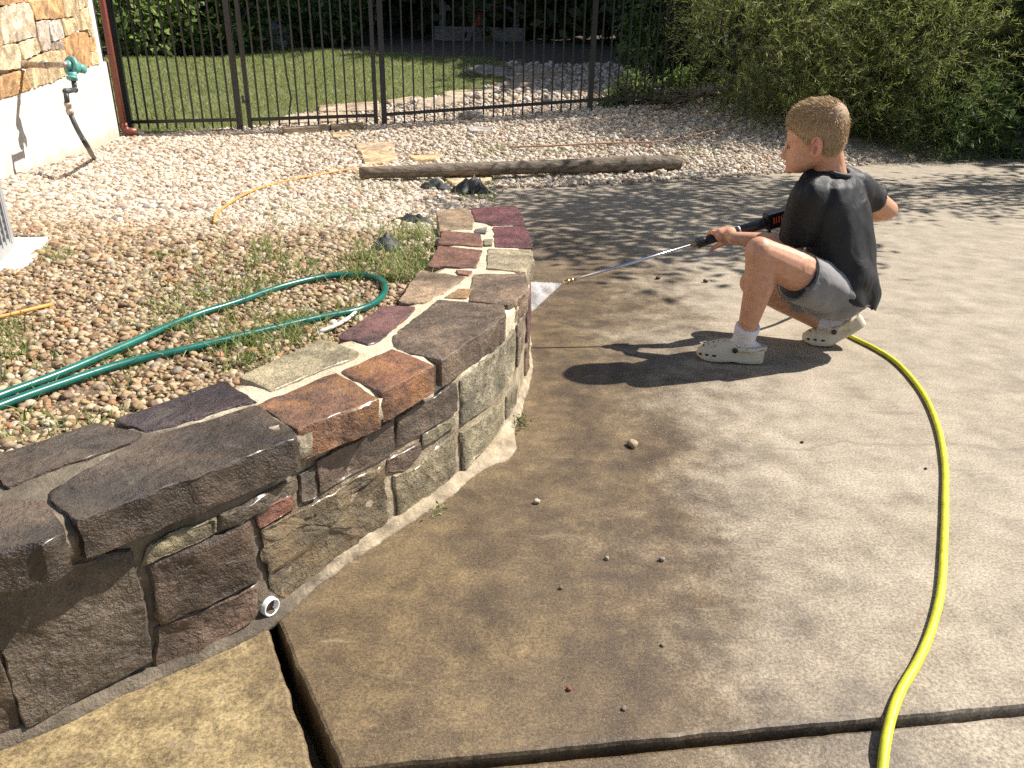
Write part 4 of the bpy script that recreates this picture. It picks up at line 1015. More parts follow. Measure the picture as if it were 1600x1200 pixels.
mb.add(front + backp, [(i, i + 1, n_ + i + 1, n_ + i) for i in range(n_ - 1)] + [(i, 2 * n_ + i, 2 * n_ + i + 1, i + 1) for i in range(n_ - 1)] + [(n_ - 1, 3 * n_ - 1, 4 * n_ - 1, 2 * n_ - 1)])
mb.build('footing', M['stucco'], house)
mb = MB(); c0 = hmap(-2.5, 0); c1 = hmap(HEND - .01, 0)
mid_ = [(c0[k] + c1[k]) / 2 for k in range(2)]; zl = min(q[1] for q in zb)
mb.box((mid_[0] - hn_[0] * .16, mid_[1] - hn_[1] * .16, (zl + 3.4) / 2), ((HEND + 2.5) / 2 - .004, .13, (3.4 - zl) / 2), ((hd_[0], hd_[1], 0), (hn_[0], hn_[1], 0), (0, 0, 1)))
mb.build('mortar_backing', M['pad'], house)
C1_ = (0.52, 0.40, 0.24); C2_ = (0.50, 0.30, 0.14); C3_ = (0.58, 0.48, 0.32); C4_ = (0.46, 0.40, 0.34); C5_ = (0.44, 0.25, 0.115)
HS = [([(0, 50), (60, 30), (185, 20), (215, 90), (238, 235), (130, 270), (20, 298), (8, 200)], (0.56, 0.48, 0.36)), ([(-150, 60), (-8, 52), (2, 200), (10, 300), (-150, 340)], C1_), ([(-150, 352), (-6, 318), (-6, 472), (-150, 510)], C3_), ([(-170, 530), (-8, 520), (-8, 668), (-170, 720)], C2_),
      ([(192, 12), (312, 5), (322, 120), (232, 133)], C2_), ([(318, 0), (408, -3), (426, 114), (328, 129)], C2_), ([(412, -30), (508, -30), (526, 105), (432, 114)], C1_), ([(516, -20), (558, -20), (562, 44), (528, 66)], C3_),
      ([(534, 72), (588, 48), (614, 183), (552, 203)], C1_), ([(242, 146), (313, 138), (336, 328), (277, 343)], C4_), ([(322, 142), (400, 132), (422, 254), (347, 278)], (0.50, 0.46, 0.42)), ([(407, 127), (518, 118), (532, 193), (432, 243)], C1_), ([(346, 291), (418, 278), (423, 323), (347, 333)], (0.30, 0.25, 0.21)),
      ([(432, 268), (470, 224), (578, 217), (598, 300), (602, 438), (545, 462), (445, 400)], C5_), ([(2, 312), (110, 292), (147, 453), (2, 470)], C3_), ([(122, 297), (233, 253), (267, 343), (152, 398)], C3_), ([(200, 415), (290, 354), (428, 338), (440, 400), (440, 503), (330, 552), (220, 586)], C1_), ([(-4, 518), (158, 468), (208, 590), (100, 628), (-4, 662)], C2_),
      ([(580, 197), (618, 192), (626, 234), (592, 239)], C1_), ([(597, 250), (628, 243), (642, 333), (607, 343)], C2_), ([(608, 352), (650, 343), (664, 424), (617, 438)], C1_), ([(0, -40), (180, -45), (184, 8), (0, 34)], C5_), ([(562, -30), (584, -30), (586, 40), (568, 44)], C1_)]
row_cols = [C1_, C2_, C3_, C4_, C5_]
for r in range(3):
    x = -170
    while x < 560 - r * 30:
        w_ = random.uniform(70, 170); HS.append(([(x, -60 - r * 95), (x + w_ - 8, -63 - r * 95), (x + w_ - 12, -145 - r * 95), (x - 4, -142 - r * 95)], random.choice(row_cols))); x += w_
for poly, colr in HS:
    P = [hplane(x / 4.284, y / 4.284) for x, y in poly]
    stone(house, P, lambda a, b, d: hmap(a, b, d - .012), 0.05, colr, 0.0, 0.007, 0.008, name='stone', step=0.035, jit=0.010, side=2, grow=0.004, tint=(0.50, 0.27, 0.10), tamt=.35, craggy=.4)

# downspout
DS = [(141, -20), (150, 30), (163, 95), (176, 155), (186, 196), (190, 206)]
pts = []
for (x, y) in DS:
    a_, b_h = hplane(x, y); pts.append(np.array(hmap(a_, b_h, -.05)))
dsr = empty('downspout', tuple(pts[-1])); tag(dsr, 'brown metal downspout running down the corner of the house wall', 'downspout', kind='thing')
A3 = (np.array([hd_[0], hd_[1], 0]), np.array([hn_[0], hn_[1], 0]), np.array([0, 0, 1.0]))
xm = float(np.mean([(p_ - np.array(hmap(0, 0)))[:2] @ hd_ for p_ in pts])); bot = pts[-1][2]; xm = HEND - .035
def dsp(z, out=.05): return np.array(hmap(xm, z, -out))
rings = []
for z in (bot + .06, bot + .9, bot + 2.6):
    c = dsp(z); rings.append([c + A3[0] * math.copysign(abs(math.cos(t)) ** .5, math.cos(t)) * .040 + A3[1] * math.copysign(abs(math.sin(t)) ** .5, math.sin(t)) * .030 + 0.002 * math.cos(6 * t) * A3[0] for t in np.linspace(0, 2 * math.pi, 28, endpoint=False)])
MB().loft(rings).build('pipe', M['brown_metal'], dsr, True)
MB().tube([dsp(bot + .10), dsp(bot + .06), dsp(bot + .025, .065), dsp(bot + .012, .10), dsp(bot + .008, .17)], [.040, .041, .041, .040, .040], 14).build('elbow', M['brown_metal'], dsr, True)
for z in (bot + .75,): MB().box(dsp(z, .035), (.045, .035, .010), A3).build('strap', M['brown_metal'], dsr)
# pale splash stone at its foot
q = atg(203, 211); o = stone(None, [(-.14, -.06), (.12, -.07), (.15, .05), (-.10, .07)], lambda a, b, d: (q[0] + a, q[1] + b, gz(q[0], q[1]) + .03 - d), .05, (0.55, 0.50, 0.42), 0, .004, .006, name='splash_stone', step=.03, side=2)
tag(o, 'small pale flat stone under the foot of the downspout', 'stone', kind='thing')

# gas regulator on its pipe
rg = empty('gas_regulator', tuple(np.array(hmap(*hplane(40, 101))))); tag(rg, 'teal gas regulator on a rusty pipe stub with black supply hose', 'regulator', kind='thing')
w0 = np.array(hmap(*hplane(40, 101), 0.02)); out = np.array([hn_[0], hn_[1], 0.0])
def on(px, py, dist):
    """point at a pixel, dist metres out from the house wall"""
    d = ray(px, py); t = (HB0 @ hn_ + dist) / (d[0] * hn_[0] + d[1] * hn_[1]); return CAM + t * d
pA = on(39, 101, .03); pB = on(103, 101, .36)
MB().tube([w0, pA], .028, 12).tube([pA, pA + (pB - pA) * .45], [.022, .020], 12).tube([pA + (pB - pA) * .47, pA + (pB - pA) * .55], .026, 12).tube([pA + (pB - pA) * .55, pB], .019, 12).ell(pA, .030).build('stub_pipe', M['galv'], rg, True)
cR = on(113, 104, .38); axr = on(127, 107, .42) - on(100, 101, .34); axr /= np.linalg.norm(axr)
MB().tube([cR - axr * .055, cR - axr * .02], [.022, .042], 16).tube([cR - axr * .022, cR - axr * .018, cR + axr * .0, cR + axr * .004], [.058, .064, .064, .058], 24).tube([cR + axr * .0, cR + axr * .03, cR + axr * .04], [.052, .042, .030], 20).build('regulator_body', M['teal'], rg, True)
MB().tube([cR + axr * .03, cR + axr * .085], .030, 16).build('vent_cap', M['teal'], rg, True)
MB().tube([cR + axr * .078, cR + axr * .088], .024, 16).build('vent_opening', M['rubber_black'], rg)
pE = on(115, 126, .38); pF = on(117, 140, .38); pG = on(103, 143, .38); pH = on(105, 160, .38); pI = on(110, 178, .38)
MB().tube([on(112, 112, .38), pE], [.03, .026], 12).tube([on(112, 120, .38), on(112.5, 124, .38)], .034, 8).build('outlet_boss', M['teal'], rg, True)
MB().tube([pE, pF], .016, 10).ell(pF, .021).tube([pF, pG], .016, 10).ell(pG, .021).tube([pG, pH], .016, 10).build('elbow_pipe', M['blackpipe'], rg, True)
MB().tube([pH, pH + (pI - pH) * .3, pH + (pI - pH) * .32, pH + (pI - pH) * .6, pH + (pI - pH) * .62, pI], [.021, .021, .018, .018, .022, .022], 12).build('union_fitting', M['galv'], rg, True)
gE = atg(148, 245); hp = smooth_path([pI, on(116, 192, .40), on(125, 210, .44), on(136, 228, .50), gE + np.array([0, 0, -.03])], .05)
MB().tube(hp, .016, 10).build('supply_hose', M['rubber_black'], rg, True)

# ================================================================== AIR CONDITIONER
zp = float(np.mean([gz(*q) for q in PAD])) + .02
padP = [at(x, y, zp)[:2] for x, y in PADPX]
mb = MB(); n4 = 4; mb.add([(*q, zp) for q in padP] + [(*q, zp - .09) for q in padP], [(0, 1, 2, 3), (0, 4, 5, 1), (1, 5, 6, 2), (2, 6, 7, 3), (3, 7, 4, 0)])
tag(mb.build('equipment_pad', M['pad']), 'pale concrete pad under the grey air conditioner', 'pad', kind='thing')
ck = at(24, 386, zp); ed = at(-3, 413, zp) - ck; ed /= np.linalg.norm(ed); e2 = np.array([-ed[1], ed[0], 0]); e2 = e2 if e2[0] < 0 else -e2
acr = empty('air_conditioner', tuple(ck)); tag(acr, 'grey louvred air conditioner cabinet cut off by the left edge', 'air conditioner', kind='thing')
W_ = .76; Hh = .62
ctr = ck + ed * W_ / 2 + e2 * W_ / 2
MB().box(ctr + np.array([0, 0, Hh / 2 + .01]), (W_ / 2 - .018, W_ / 2 - .018, Hh / 2 - .015), (ed, e2, (0, 0, 1))).build('coil', M['acdark'], acr)
MB().box(ctr + np.array([0, 0, .02]), (W_ / 2, W_ / 2, .02), (ed, e2, (0, 0, 1))).build('base_pan', M['acgrey'], acr)
MB().box(ctr + np.array([0, 0, Hh]), (W_ / 2 + .006, W_ / 2 + .006, .022), (ed, e2, (0, 0, 1))).build('top_cover', M['acgrey'], acr)
for sa in (0, 1):
    for sb in (0, 1): MB().box(ck + ed * (W_ * sa) + e2 * (W_ * sb) + (ed * (.016 - .032 * sa) + e2 * (.016 - .032 * sb)) + np.array([0, 0, Hh / 2]), (.018, .018, Hh / 2 - .02), (ed, e2, (0, 0, 1))).build('corner_post', M['acgrey'], acr)
for k in range(22):
    z = .06 + k * (Hh - .11) / 21
    MB().box(ctr + np.array([0, 0, z]), (W_ / 2 - .004, W_ / 2 - .004, .0068), (ed, e2, (0, 0, 1))).build('louvre', M['acgrey'], acr)
for k in range(14):
    MB().box(ck + ed * (.05 + k * .048) + e2 * .006 + np.array([0, 0, Hh / 2]), (.006, .009, Hh / 2 - .03), (ed, e2, (0, 0, 1))).build('louvre_rib', M['acgrey'], acr)

# ================================================================== TIMBER, FLAGSTONES, HOSES, CORDS
def relief_tube(pts, rads, n, amp, sc):
    mb = MB(); mb.tube(pts, rads, n); vv = []
    for v in mb.v: vv.append(tuple(np.array(v) + amp * np.array([nz(v[0], v[1], v[2], sc, 2), nz(v[1], v[2], v[0], sc, 2), nz(v[2], v[0], v[1], sc, 2)])))
    mb.v = vv; return mb
l0 = atg(562, 284); l1 = atg(1060, 268); r_ = .060
l0 = l0 + np.array([0, .04, r_]); l1 = l1 + np.array([0, .04, r_ + .015])
lp_ = [l0 + (l1 - l0) * t for t in np.linspace(0, 1, 40)]; lr = [.042 + (.064 - .042) * min(1, t * 1.3) + .003 * math.sin(t * 9) for t in np.linspace(0, 1, 40)]
o = relief_tube(lp_, lr, 20, .004, 9).build('timber_log', M['timber'], None, True); tag(o, 'long weathered round timber lying along the gravel edge of the drive', 'log', kind='thing')
for poly, colr, lab in FLAGS:
    P = [atg(x, y) for x, y in poly]; c = np.mean(P, 0); n_ = len(P)
    A = np.c_[np.array(P)[:, :2] - c[:2], np.ones(n_)]; sol = np.linalg.lstsq(A, np.array(P)[:, 2], rcond=None)[0]
    fm = lambda a, b, d, c=c, sol=sol: (c[0] + a, c[1] + b, sol[2] + sol[0] * a + sol[1] * b + 0.032 - d)
    o = stone(None, [p_[:2] - c[:2] for p_ in P], fm, .06, colr, 0.0, .004, .008, name='flagstone', step=.04, jit=.012, side=2, tint=(0.5, 0.36, 0.2), tamt=.4); tag(o, lab, 'flagstone', 'flagstones of the garden path', 'thing')
for (pa, pb, lab) in [((442, 212), (512, 206), 'weathered threshold plank on the gravel before the gate, left one'), ((516, 207), (566, 203), 'weathered threshold plank before the gate, shorter right one')]:
    A_ = atg(*pa); B_ = atg(*pb); ax = (B_ - A_) / np.linalg.norm(B_ - A_); sd = np.array([-ax[1], ax[0], 0])
    o = MB().box((A_ + B_) / 2 + np.array([0, .05, .035]), (np.linalg.norm(B_ - A_) / 2, .09, .04), (ax, sd, np.cross(ax, sd))).build('threshold_plank', M['plank']); tag(o, lab, 'plank', kind='thing')
    bv = o.modifiers.new('b', 'BEVEL'); bv.width = .008; bv.segments = 2
def lay(name, pxs, r, mat, lab, cat, zoff=0.0, gnd=True, n=12, step=.03):
    P = [(atg(x, y) if gnd else at(x, y, 0.0)) + np.array([0, 0, r + zoff]) for x, y in pxs]
    o = MB().tube(smooth_path(P, step), r, n).build(name, M[mat], None, True); tag(o, lab, cat, kind='thing'); return o
lay('garden_hose', [(-420, 800), (-200, 732), (-60, 676), (0, 648), (100, 611), (200, 578), (300, 555), (400, 530), (500, 506), (560, 494), (590, 480), (602, 463), (597, 447), (573, 439), (520, 439), (450, 454), (370, 482), (300, 505), (200, 550), (100, 594), (0, 632), (-60, 658), (-200, 712), (-420, 776)], .0085, 'green', 'dark green garden hose looped back on itself over the gravel', 'hose', .008)
lay('extension_cord', [(336, 357), (340, 342), (356, 328), (390, 307), (440, 290), (500, 278), (556, 268), (600, 264)], .0058, 'orange', 'orange cord curving over the gravel to the left tip of the timber', 'cord', .02)
lay('extension_cord', [(-300, 560), (-120, 532), (-30, 512), (0, 506), (40, 496), (84, 485)], .0045, 'orange', 'short run of orange cord at the left edge of the gravel', 'cord', .012)
lay('extension_cord', [(796, 237), (860, 235), (940, 231), (1010, 229), (1060, 223), (1110, 212), (1150, 205)], .008, 'rustcord', 'faded reddish cord running over the gravel behind the timber', 'cord', .035)
o = lay('plastic_strip', [(500, 527), (520, 520), (540, 509), (552, 500), (560, 493)], .0045, 'white_plastic', 'short bent white plastic strip between hose and wall', 'strip', .010); o.scale = (1, 1, 1)
# torn weed fabric
def cloth_scrap(px, py, w, d, h, lab, ang=0.0):
    c = atg(px, py); nx3 = 14; v = []; f = []
    for i in range(nx3):
        for j in range(nx3):
            u = i / (nx3 - 1) - .5; t = j / (nx3 - 1) - .5
            e = (1 - (2 * u) ** 2) * (1 - (2 * t) ** 2)
            x = u * w * (1 + .35 * nz(t * 5, px, 1, 1, 2)); y = t * d * (1 + .5 * nz(u * 5, py, 2, 1, 2))
            z = h * (.15 + e * (0.5 + .9 * abs(nz(u * 4.2, t * 4.2, px, 1, 3)))) + .05 * h * nz(u * 15, t * 15, py, 1, 2)
            X = c[0] + x * math.cos(ang) - y * math.sin(ang); Y = c[1] + x * math.sin(ang) + y * math.cos(ang); v.append((X, Y, gz(X, Y) + z))
    for i in range(nx3 - 1):
        for j in range(nx3 - 1): f.append((i * nx3 + j, (i + 1) * nx3 + j, (i + 1) * nx3 + j + 1, i * nx3 + j + 1))
    o = mesh_np('weed_fabric', v, f, M['fabric'], None, True); sm = o.modifiers.new('t', 'SOLIDIFY'); sm.thickness = .002; tag(o, lab, 'fabric', 'torn weed fabric', 'thing')
cloth_scrap(646, 350, .20, .10, .055, 'torn black weed fabric scrap in the gravel left of the wall end', -.2)
cloth_scrap(604, 390, .09, .12, .055, 'crumpled black weed fabric scrap in tall grass, lowest of the scraps')
cloth_scrap(682, 296, .22, .16, .07, 'black weed fabric scrap peeking out under the timber')
cloth_scrap(735, 304, .26, .18, .12, 'black weed fabric scrap folded upright by the drive corner', .3)

# ================================================================== THINGS BEYOND THE FENCE
def boulder(name, px, py, dep, r, lab, mat='rock'):
    c = atd(px, py, dep) if dep else atg(px, py); bm = bmesh.new(); bmesh.ops.create_icosphere(bm, subdivisions=4, radius=1)
    for v in bm.verts:
        q = 1 + .35 * noise.fractal(v.co * 1.2 + Vector((px, 0, 0)), 1, 2, 4); v.co = Vector((v.co.x * r[0] * q, v.co.y * r[1] * q, v.co.z * r[2] * q))
    me = bpy.data.meshes.new(name); bm.to_mesh(me); bm.free(); me.materials.append(M[mat]); o = bpy.data.objects.new(name, me); link(o); o.location = (c[0], c[1], gz(c[0], c[1]) + r[2] * .45); tag(o, lab, 'rock', kind='thing'); return o
boulder('rock', 768, 120, None, (.42, .2, .11), 'low dark mossy rock lying on the grass by the path')
boulder('boulder', 428, 42, 15.5, (.38, .32, .36), 'brown boulder at the top of the leaf covered path')
boulder('rock', 736, 186, None, (.14, .1, .06), 'small tan rock at the foot of the long fence panel')
boulder('rock', 857, 163, None, (.10, .09, .08), 'small brown rock in the shaded gravel behind the fence')
c = atg(745, 62); g0 = c[2]
sw = empty('garden_arbor', tuple(c)); tag(sw, 'grey timber frame with crossbars in the shade of the wood', 'frame', kind='thing')
def fr(px, z): q = atd(px, 62, 16.0); return np.array([q[0], c[1], z])
x0 = atd(690, 60, 16.2)[0]; x1 = atd(806, 55, 16.2)[0]; yy = c[1]
for xx in (x0, x1): MB().box((xx, yy, g0 + 1.1), (.07, .07, 1.2)).build('post', M['greywood'], sw)
MB().box(((x0 + x1) / 2, yy - .01, g0 + .62), ((x1 - x0) / 2 - .07, .03, .06)).build('rail', M['greywood'], sw)
MB().box(((x0 + x1) / 2, yy - .01, g0 + 1.45), ((x1 - x0) / 2 - .07, .03, .06)).build('rail', M['greywood'], sw)
MB().box(((x0 + x1) / 2 + .05, yy - .05, g0 + 1.0), (.03, .03, .32)).build('stile', M['greywood'], sw)
MB().box(((x0 + x1) / 2, yy - .25, g0 + .10), ((x1 - x0) / 2 + .15, .16, .14)).build('sill_beam', M['greywood'], sw)
pk = boulder('clay_pot', 738, 48, 15.9, (.17, .17, .15), 'round orange pot sitting on the sill of the timber frame', 'clay'); pk.location.z = g0 + .38; pk.location.y = yy - .25; pk.location.x = (x0 + x1) / 2 - .03; pk['category'] = 'pot'

# ================================================================== THE BOY
boy_base = at(1230, 545)
boy = empty('person', tuple(boy_base)); tag(boy, 'person in black tee shirt, grey shorts and dirty white clogs crouching with a spray lance', 'person', kind='thing')
def remeshed(name, mb, mat, voxel, parent, smooth_it=3, disp=None):
    o = mb.build(name, mat, parent, True)
    bm = bmesh.new(); bm.from_mesh(o.data); bmesh.ops.recalc_face_normals(bm, faces=bm.faces); bm.to_mesh(o.data); bm.free()
    r = o.modifiers.new('r', 'REMESH'); r.mode = 'VOXEL'; r.voxel_size = voxel; r.use_smooth_shade = True
    s_ = o.modifiers.new('s', 'SMOOTH'); s_.iterations = smooth_it; s_.factor = .5
    dg = bpy.context.evaluated_depsgraph_get(); me = bpy.data.meshes.new_from_object(o.evaluated_get(dg)); o.modifiers.clear(); o.data = me
    if disp is not None:
        off = parent_loc(parent); no = [v.normal.copy() for v in me.vertices]
        for v, n_ in zip(me.vertices, no): v.co += n_ * disp(v.co + Vector(off), n_)
    me.polygons.foreach_set('use_smooth', np.ones(len(me.polygons), dtype=bool)); me.materials.clear(); me.materials.append(mat)
    return o
Y = aty
# ---- head frame
HC = Y(1272, 213, 2.44); hf = np.array([-.905, .42, -.05]); hf /= np.linalg.norm(hf); hs_ = np.cross(np.array([0, 0, 1.0]), hf); hs_ /= np.linalg.norm(hs_); hu = np.cross(hf, hs_)
hs_ = hs_ if hs_[1] < 0 else -hs_                     # towards the camera
K = .872
def hp3(f, u, s_): return HC + (hf * f + hu * u + hs_ * s_) * K
HEAD = [(.121, .000, -.040, .028), (.112, .030, -.066, .052), (.098, .054, -.084, .066), (.075, .074, -.097, .076), (.045, .086, -.102, .081), (.015, .091, -.103, .082), (-.010, .091, -.101, .080), (-.030, .0855, -.095, .077), (-.045, .085, -.088, .075), (-.060, .085, -.078, .073), (-.080, .084, -.055, .069), (-.095, .083, -.030, .063), (-.108, .079, -.008, .055), (-.118, .072, .010, .044), (-.125, .060, .024, .030)]
def head_ring(u, ff, fb, w, n=36, grow=0.0):
    out = []
    for t in np.linspace(0, 2 * math.pi, n, endpoint=False):
        c_, s2 = math.cos(t), math.sin(t); mid_f = fb + (ff - fb) * .46
        a = (ff - mid_f if c_ > 0 else mid_f - fb) + grow
        px_ = math.copysign(abs(c_) ** (.88 if c_ > 0 else .9), c_); ps = math.copysign(abs(s2) ** .92, s2)
        out.append(hp3(mid_f + a * px_, u, (w + grow) * ps))
    return out
mb = MB()
mb.loft([head_ring(*h) for h in HEAD[::-1]])
# nose, brow, lips, chin
mb.cap(hp3(.086, -.028, 0), hp3(.098, -.068, 0), .006, .0088, 10); mb.ell(hp3(.099, -.071, 0), .0088 * K); mb.ell(hp3(.090, -.075, .009), .0068); mb.ell(hp3(.090, -.075, -.009), .0068)
mb.cap(hp3(.082, -.020, .034), hp3(.086, -.018, .008), .007, .007, 8); mb.cap(hp3(.082, -.020, -.034), hp3(.086, -.018, -.008), .007, .007, 8)
for s_ in (1, -1): mb.cap(hp3(.083, -.0925, 0), hp3(.076, -.0945, .018 * s_), .0055, .003, 8); mb.cap(hp3(.0815, -.1005, 0), hp3(.075, -.0985, .016 * s_), .0055, .003, 8)
mb.ell(hp3(.071, -.117, 0), (.014, .016, .012))
# jaw and neck
mb.cap(hp3(-.005, -.065, .052), hp3(.045, -.105, .030), .018, .015, 10); mb.cap(hp3(-.005, -.065, -.052), hp3(.045, -.105, -.030), .018, .015, 10)
nb = Y(1296, 276, 2.45)
mb.cap(hp3(-.035, -.05, 0), nb, .047, .052, 18); mb.cap(hp3(-.05, -.04, 0), nb + np.array([.008, 0, .0]), .042, .044, 16)
# trunk under the clothes
chest = Y(1302, 325, 2.45); pel = Y(1308, 452, 2.43); mb.cap(nb, chest, .05, .065); mb.cap(chest, pel, .065, .08)
LS, LE, LW = Y(1262, 305, 2.36), Y(1240, 384, 2.43), Y(1146, 372, 2.495)
RS, RE_, RW = Y(1340, 292, 2.54), Y(1384, 328, 2.66), Y(1262, 352, 2.68)
mb.cap(chest + np.array([0, 0, .0]), LS + (LE - LS) * .2, .05, .036); mb.cap(LS + (LE - LS) * .2, LE, .036, .034); mb.cap(LE, LE + (LW - LE) * .35, .034, .034); mb.cap(LE + (LW - LE) * .3, LW, .034, .0215)
mb.cap(chest + np.array([0, 0, .0]), RS + (RE_ - RS) * .25, .05, .036); mb.cap(RS + (RE_ - RS) * .25, RE_, .038, .037); mb.ell(RE_ + np.array([.006, 0, 0]), .034); mb.cap(RE_, RW, .036, .023)
# legs
LH, LK, LA = Y(1302, 452, 2.38), Y(1188, 394, 2.26), Y(1165, 532, 2.30)
RH, RK, RA = Y(1306, 452, 2.50), Y(1176, 442, 2.64), Y(1293, 508, 2.52)
mb.cap(LH, LH + (LK - LH) * .6, .075, .062); mb.cap(LH + (LK - LH) * .55, LK, .063, .045); mb.ell(LK + np.array([-.006, -.004, .002]), (.043, .043, .046))
cal = LK + (LA - LK) * .36 + np.array([.012, -.004, 0]); mb.cap(LK, cal, .043, .0455); mb.cap(cal, LA + (LK - LA) * .22, .0455, .031); mb.cap(LA + (LK - LA) * .25, LA + (LK - LA) * .14, .031, .027)
mb.cap(RH, RH + (RK - RH) * .5, .075, .062); mb.cap(RH + (RK - RH) * .5, RK, .062, .046); mb.cap(RK, RK + (RA - RK) * .4, .045, .044); mb.cap(RK + (RA - RK) * .4, RA, .044, .03)
# ---- the lance he holds (axis needed for the hands)
TIP = Y(884, 441, 2.47); CPL = Y(1088, 382, 2.52); BAR1 = Y(1222, 341, 2.60); ax_w = (BAR1 - TIP) / np.linalg.norm(BAR1 - TIP)
def wp(t, du=0.0, ds=0.0):
    """point on the lance: t metres from the tip"""
    sd = np.cross(ax_w, np.array([0, 0, 1.0])); sd /= np.linalg.norm(sd); sd = sd if sd[1] < 0 else -sd; u_ = np.cross(ax_w, sd); u_ = u_ if u_[2] > 0 else -u_
    return TIP + ax_w * t + u_ * du + sd * ds
LTOT = np.linalg.norm(BAR1 - TIP)
def tpx(px):                                            # distance along the lance at a photo column
    best = min(np.linspace(0, LTOT + .2, 800), key=lambda t: abs(proj_x(wp(t)) - px)); return best
def proj_x(p_): q = ROT.T @ (np.array(p_) - CAM); return 800 + F * q[0] / -q[2]
tg0, tg1 = tpx(1090), tpx(1142); GR = .0165
# left hand closed over the grip: palm on the near side and top, fingers round the far side, thumb down the near side
th = tpx(1127)
palm = wp(th + .004, .012, .026); mb.cap(LW, palm + ax_w * .012, .0215, .021, 12); mb.cap(palm + ax_w * .018, palm - ax_w * .016, .021, .020, 12)
mb.cap(wp(th + .020, -.004, .027), wp(th - .012, .020, .020), .017, .016, 12)
for i, (dt, ln_) in enumerate([(-.026, .95), (-.009, 1.0), (.008, .97), (.024, .85)]):
    t0 = th + dt; r_f = .0088 - .0006 * (i == 3); R_ = GR + r_f * .75
    angs = [50, 88, 130, 175, 215 if i < 3 else 200]          # 0 = near side, 90 = top, 180 = far side
    P = [wp(t0 - .004 * k_, R_ * math.sin(math.radians(a_)) * (1.25 if k_ == 0 else 1), R_ * math.cos(math.radians(a_)) * (1.25 if k_ == 0 else 1)) for k_, a_ in enumerate(angs)]
    for k_ in range(4): mb.cap(P[k_], P[k_ + 1], r_f * (1.1 - .06 * k_), r_f * (1.04 - .06 * k_), 10)
tb = wp(th + .012, -.008, .030)
mb.cap(tb, wp(th - .014, -.018, .026), .0125, .0105, 10); mb.cap(wp(th - .014, -.018, .026), wp(th - .034, -.026, .014), .0105, .0085, 10); mb.cap(wp(th - .034, -.026, .014), wp(th - .044, -.034, .008), .0086, .007, 10)
# right hand on the trigger handle
tr_ = LTOT + .02; mb.cap(RW, wp(tr_ + .01, -.02, -.02), .023, .022, 12)
for i in range(4):
    q0 = wp(tr_ + .012, -.008 - .016 * i, -.024); q1 = wp(tr_ - .018, -.010 - .016 * i, -.020); q2 = wp(tr_ - .024, -.012 - .016 * i, .004); q3 = wp(tr_ - .010, -.012 - .016 * i, .016)
    mb.cap(q0, q1, .009, .0085, 8); mb.cap(q1, q2, .0085, .008, 8); mb.cap(q2, q3, .008, .007, 8)
mb.cap(wp(tr_ + .015, .0, -.01), wp(tr_ - .015, .004, .018), .010, .008, 8)
remeshed('body', mb, M['skin'], .0034, boy, 4)
# ears
for s_ in (1, -1):
    e0 = hp3(-.012, -.030, .0775 * s_); mbE = MB()
    def epi(a_, k_, o_=0.0): return e0 + (hf * (math.cos(a_) * .0165 * k_ - .006) + hu * (math.sin(a_) * .027 * k_ + .002 + .004 * math.sin(a_)) + hs_ * s_ * (.006 + .008 * max(0, -math.cos(a_)) * k_ + o_)) * K
    ang_ = np.linspace(.3, 2 * math.pi - .5, 18)
    mbE.tube([epi(a_, 1) for a_ in ang_], [.0042 if i < 13 else .0055 for i in range(18)], 8); mbE.ell(e0 - hf * .006, (.0135, .023, .006), (hf, hu, hs_), 14, 8); mbE.tube([epi(a_, .58, .001) for a_ in ang_[3:14]], .003, 6); mbE.ell(e0 + hf * .004 - hu * .004 + hs_ * s_ * .007, .0048)
    o = remeshed('ear', mbE, M['ear'], .0018, boy, 2)
    MB().ell(e0 - hu * .003 - hf * .002 + hs_ * s_ * .0085 * K, (.0035, .006, .002), (hf, hu, hs_), 8, 6).build('ear_hollow_shade', M['lip'], o, True)  # raised dark red patch that paints the shade of the ear's hollow
    ey = hp3(.0735, -.037, .034 * s_)
    eo = MB().ell(ey, (.0085, .006, .0050), (hf * .8 + hs_ * s_ * .6, -hf * .6 * s_ + hs_ * .8, hu), 14, 8).build('eye', M['eyewhite'], boy, True)
    MB().ell(ey + hf * .0052 + hs_ * s_ * .002, (.0042, .0042, .0042)).build('iris', M['eyedark'], eo, True)
    MB().tube([hp3(.087, -.020, .012 * s_), hp3(.086, -.0135, .026 * s_), hp3(.073, -.017, .046 * s_)], [.002, .0032, .0015], 6).build('eyebrow', M['brow'], boy, True)
    MB().tube([hp3(.085, -.033, .022 * s_), hp3(.0825, -.0305, .032 * s_), hp3(.073, -.034, .044 * s_)], [.0012, .0018, .001], 6).build('eyelid', M['brow'], boy, True)
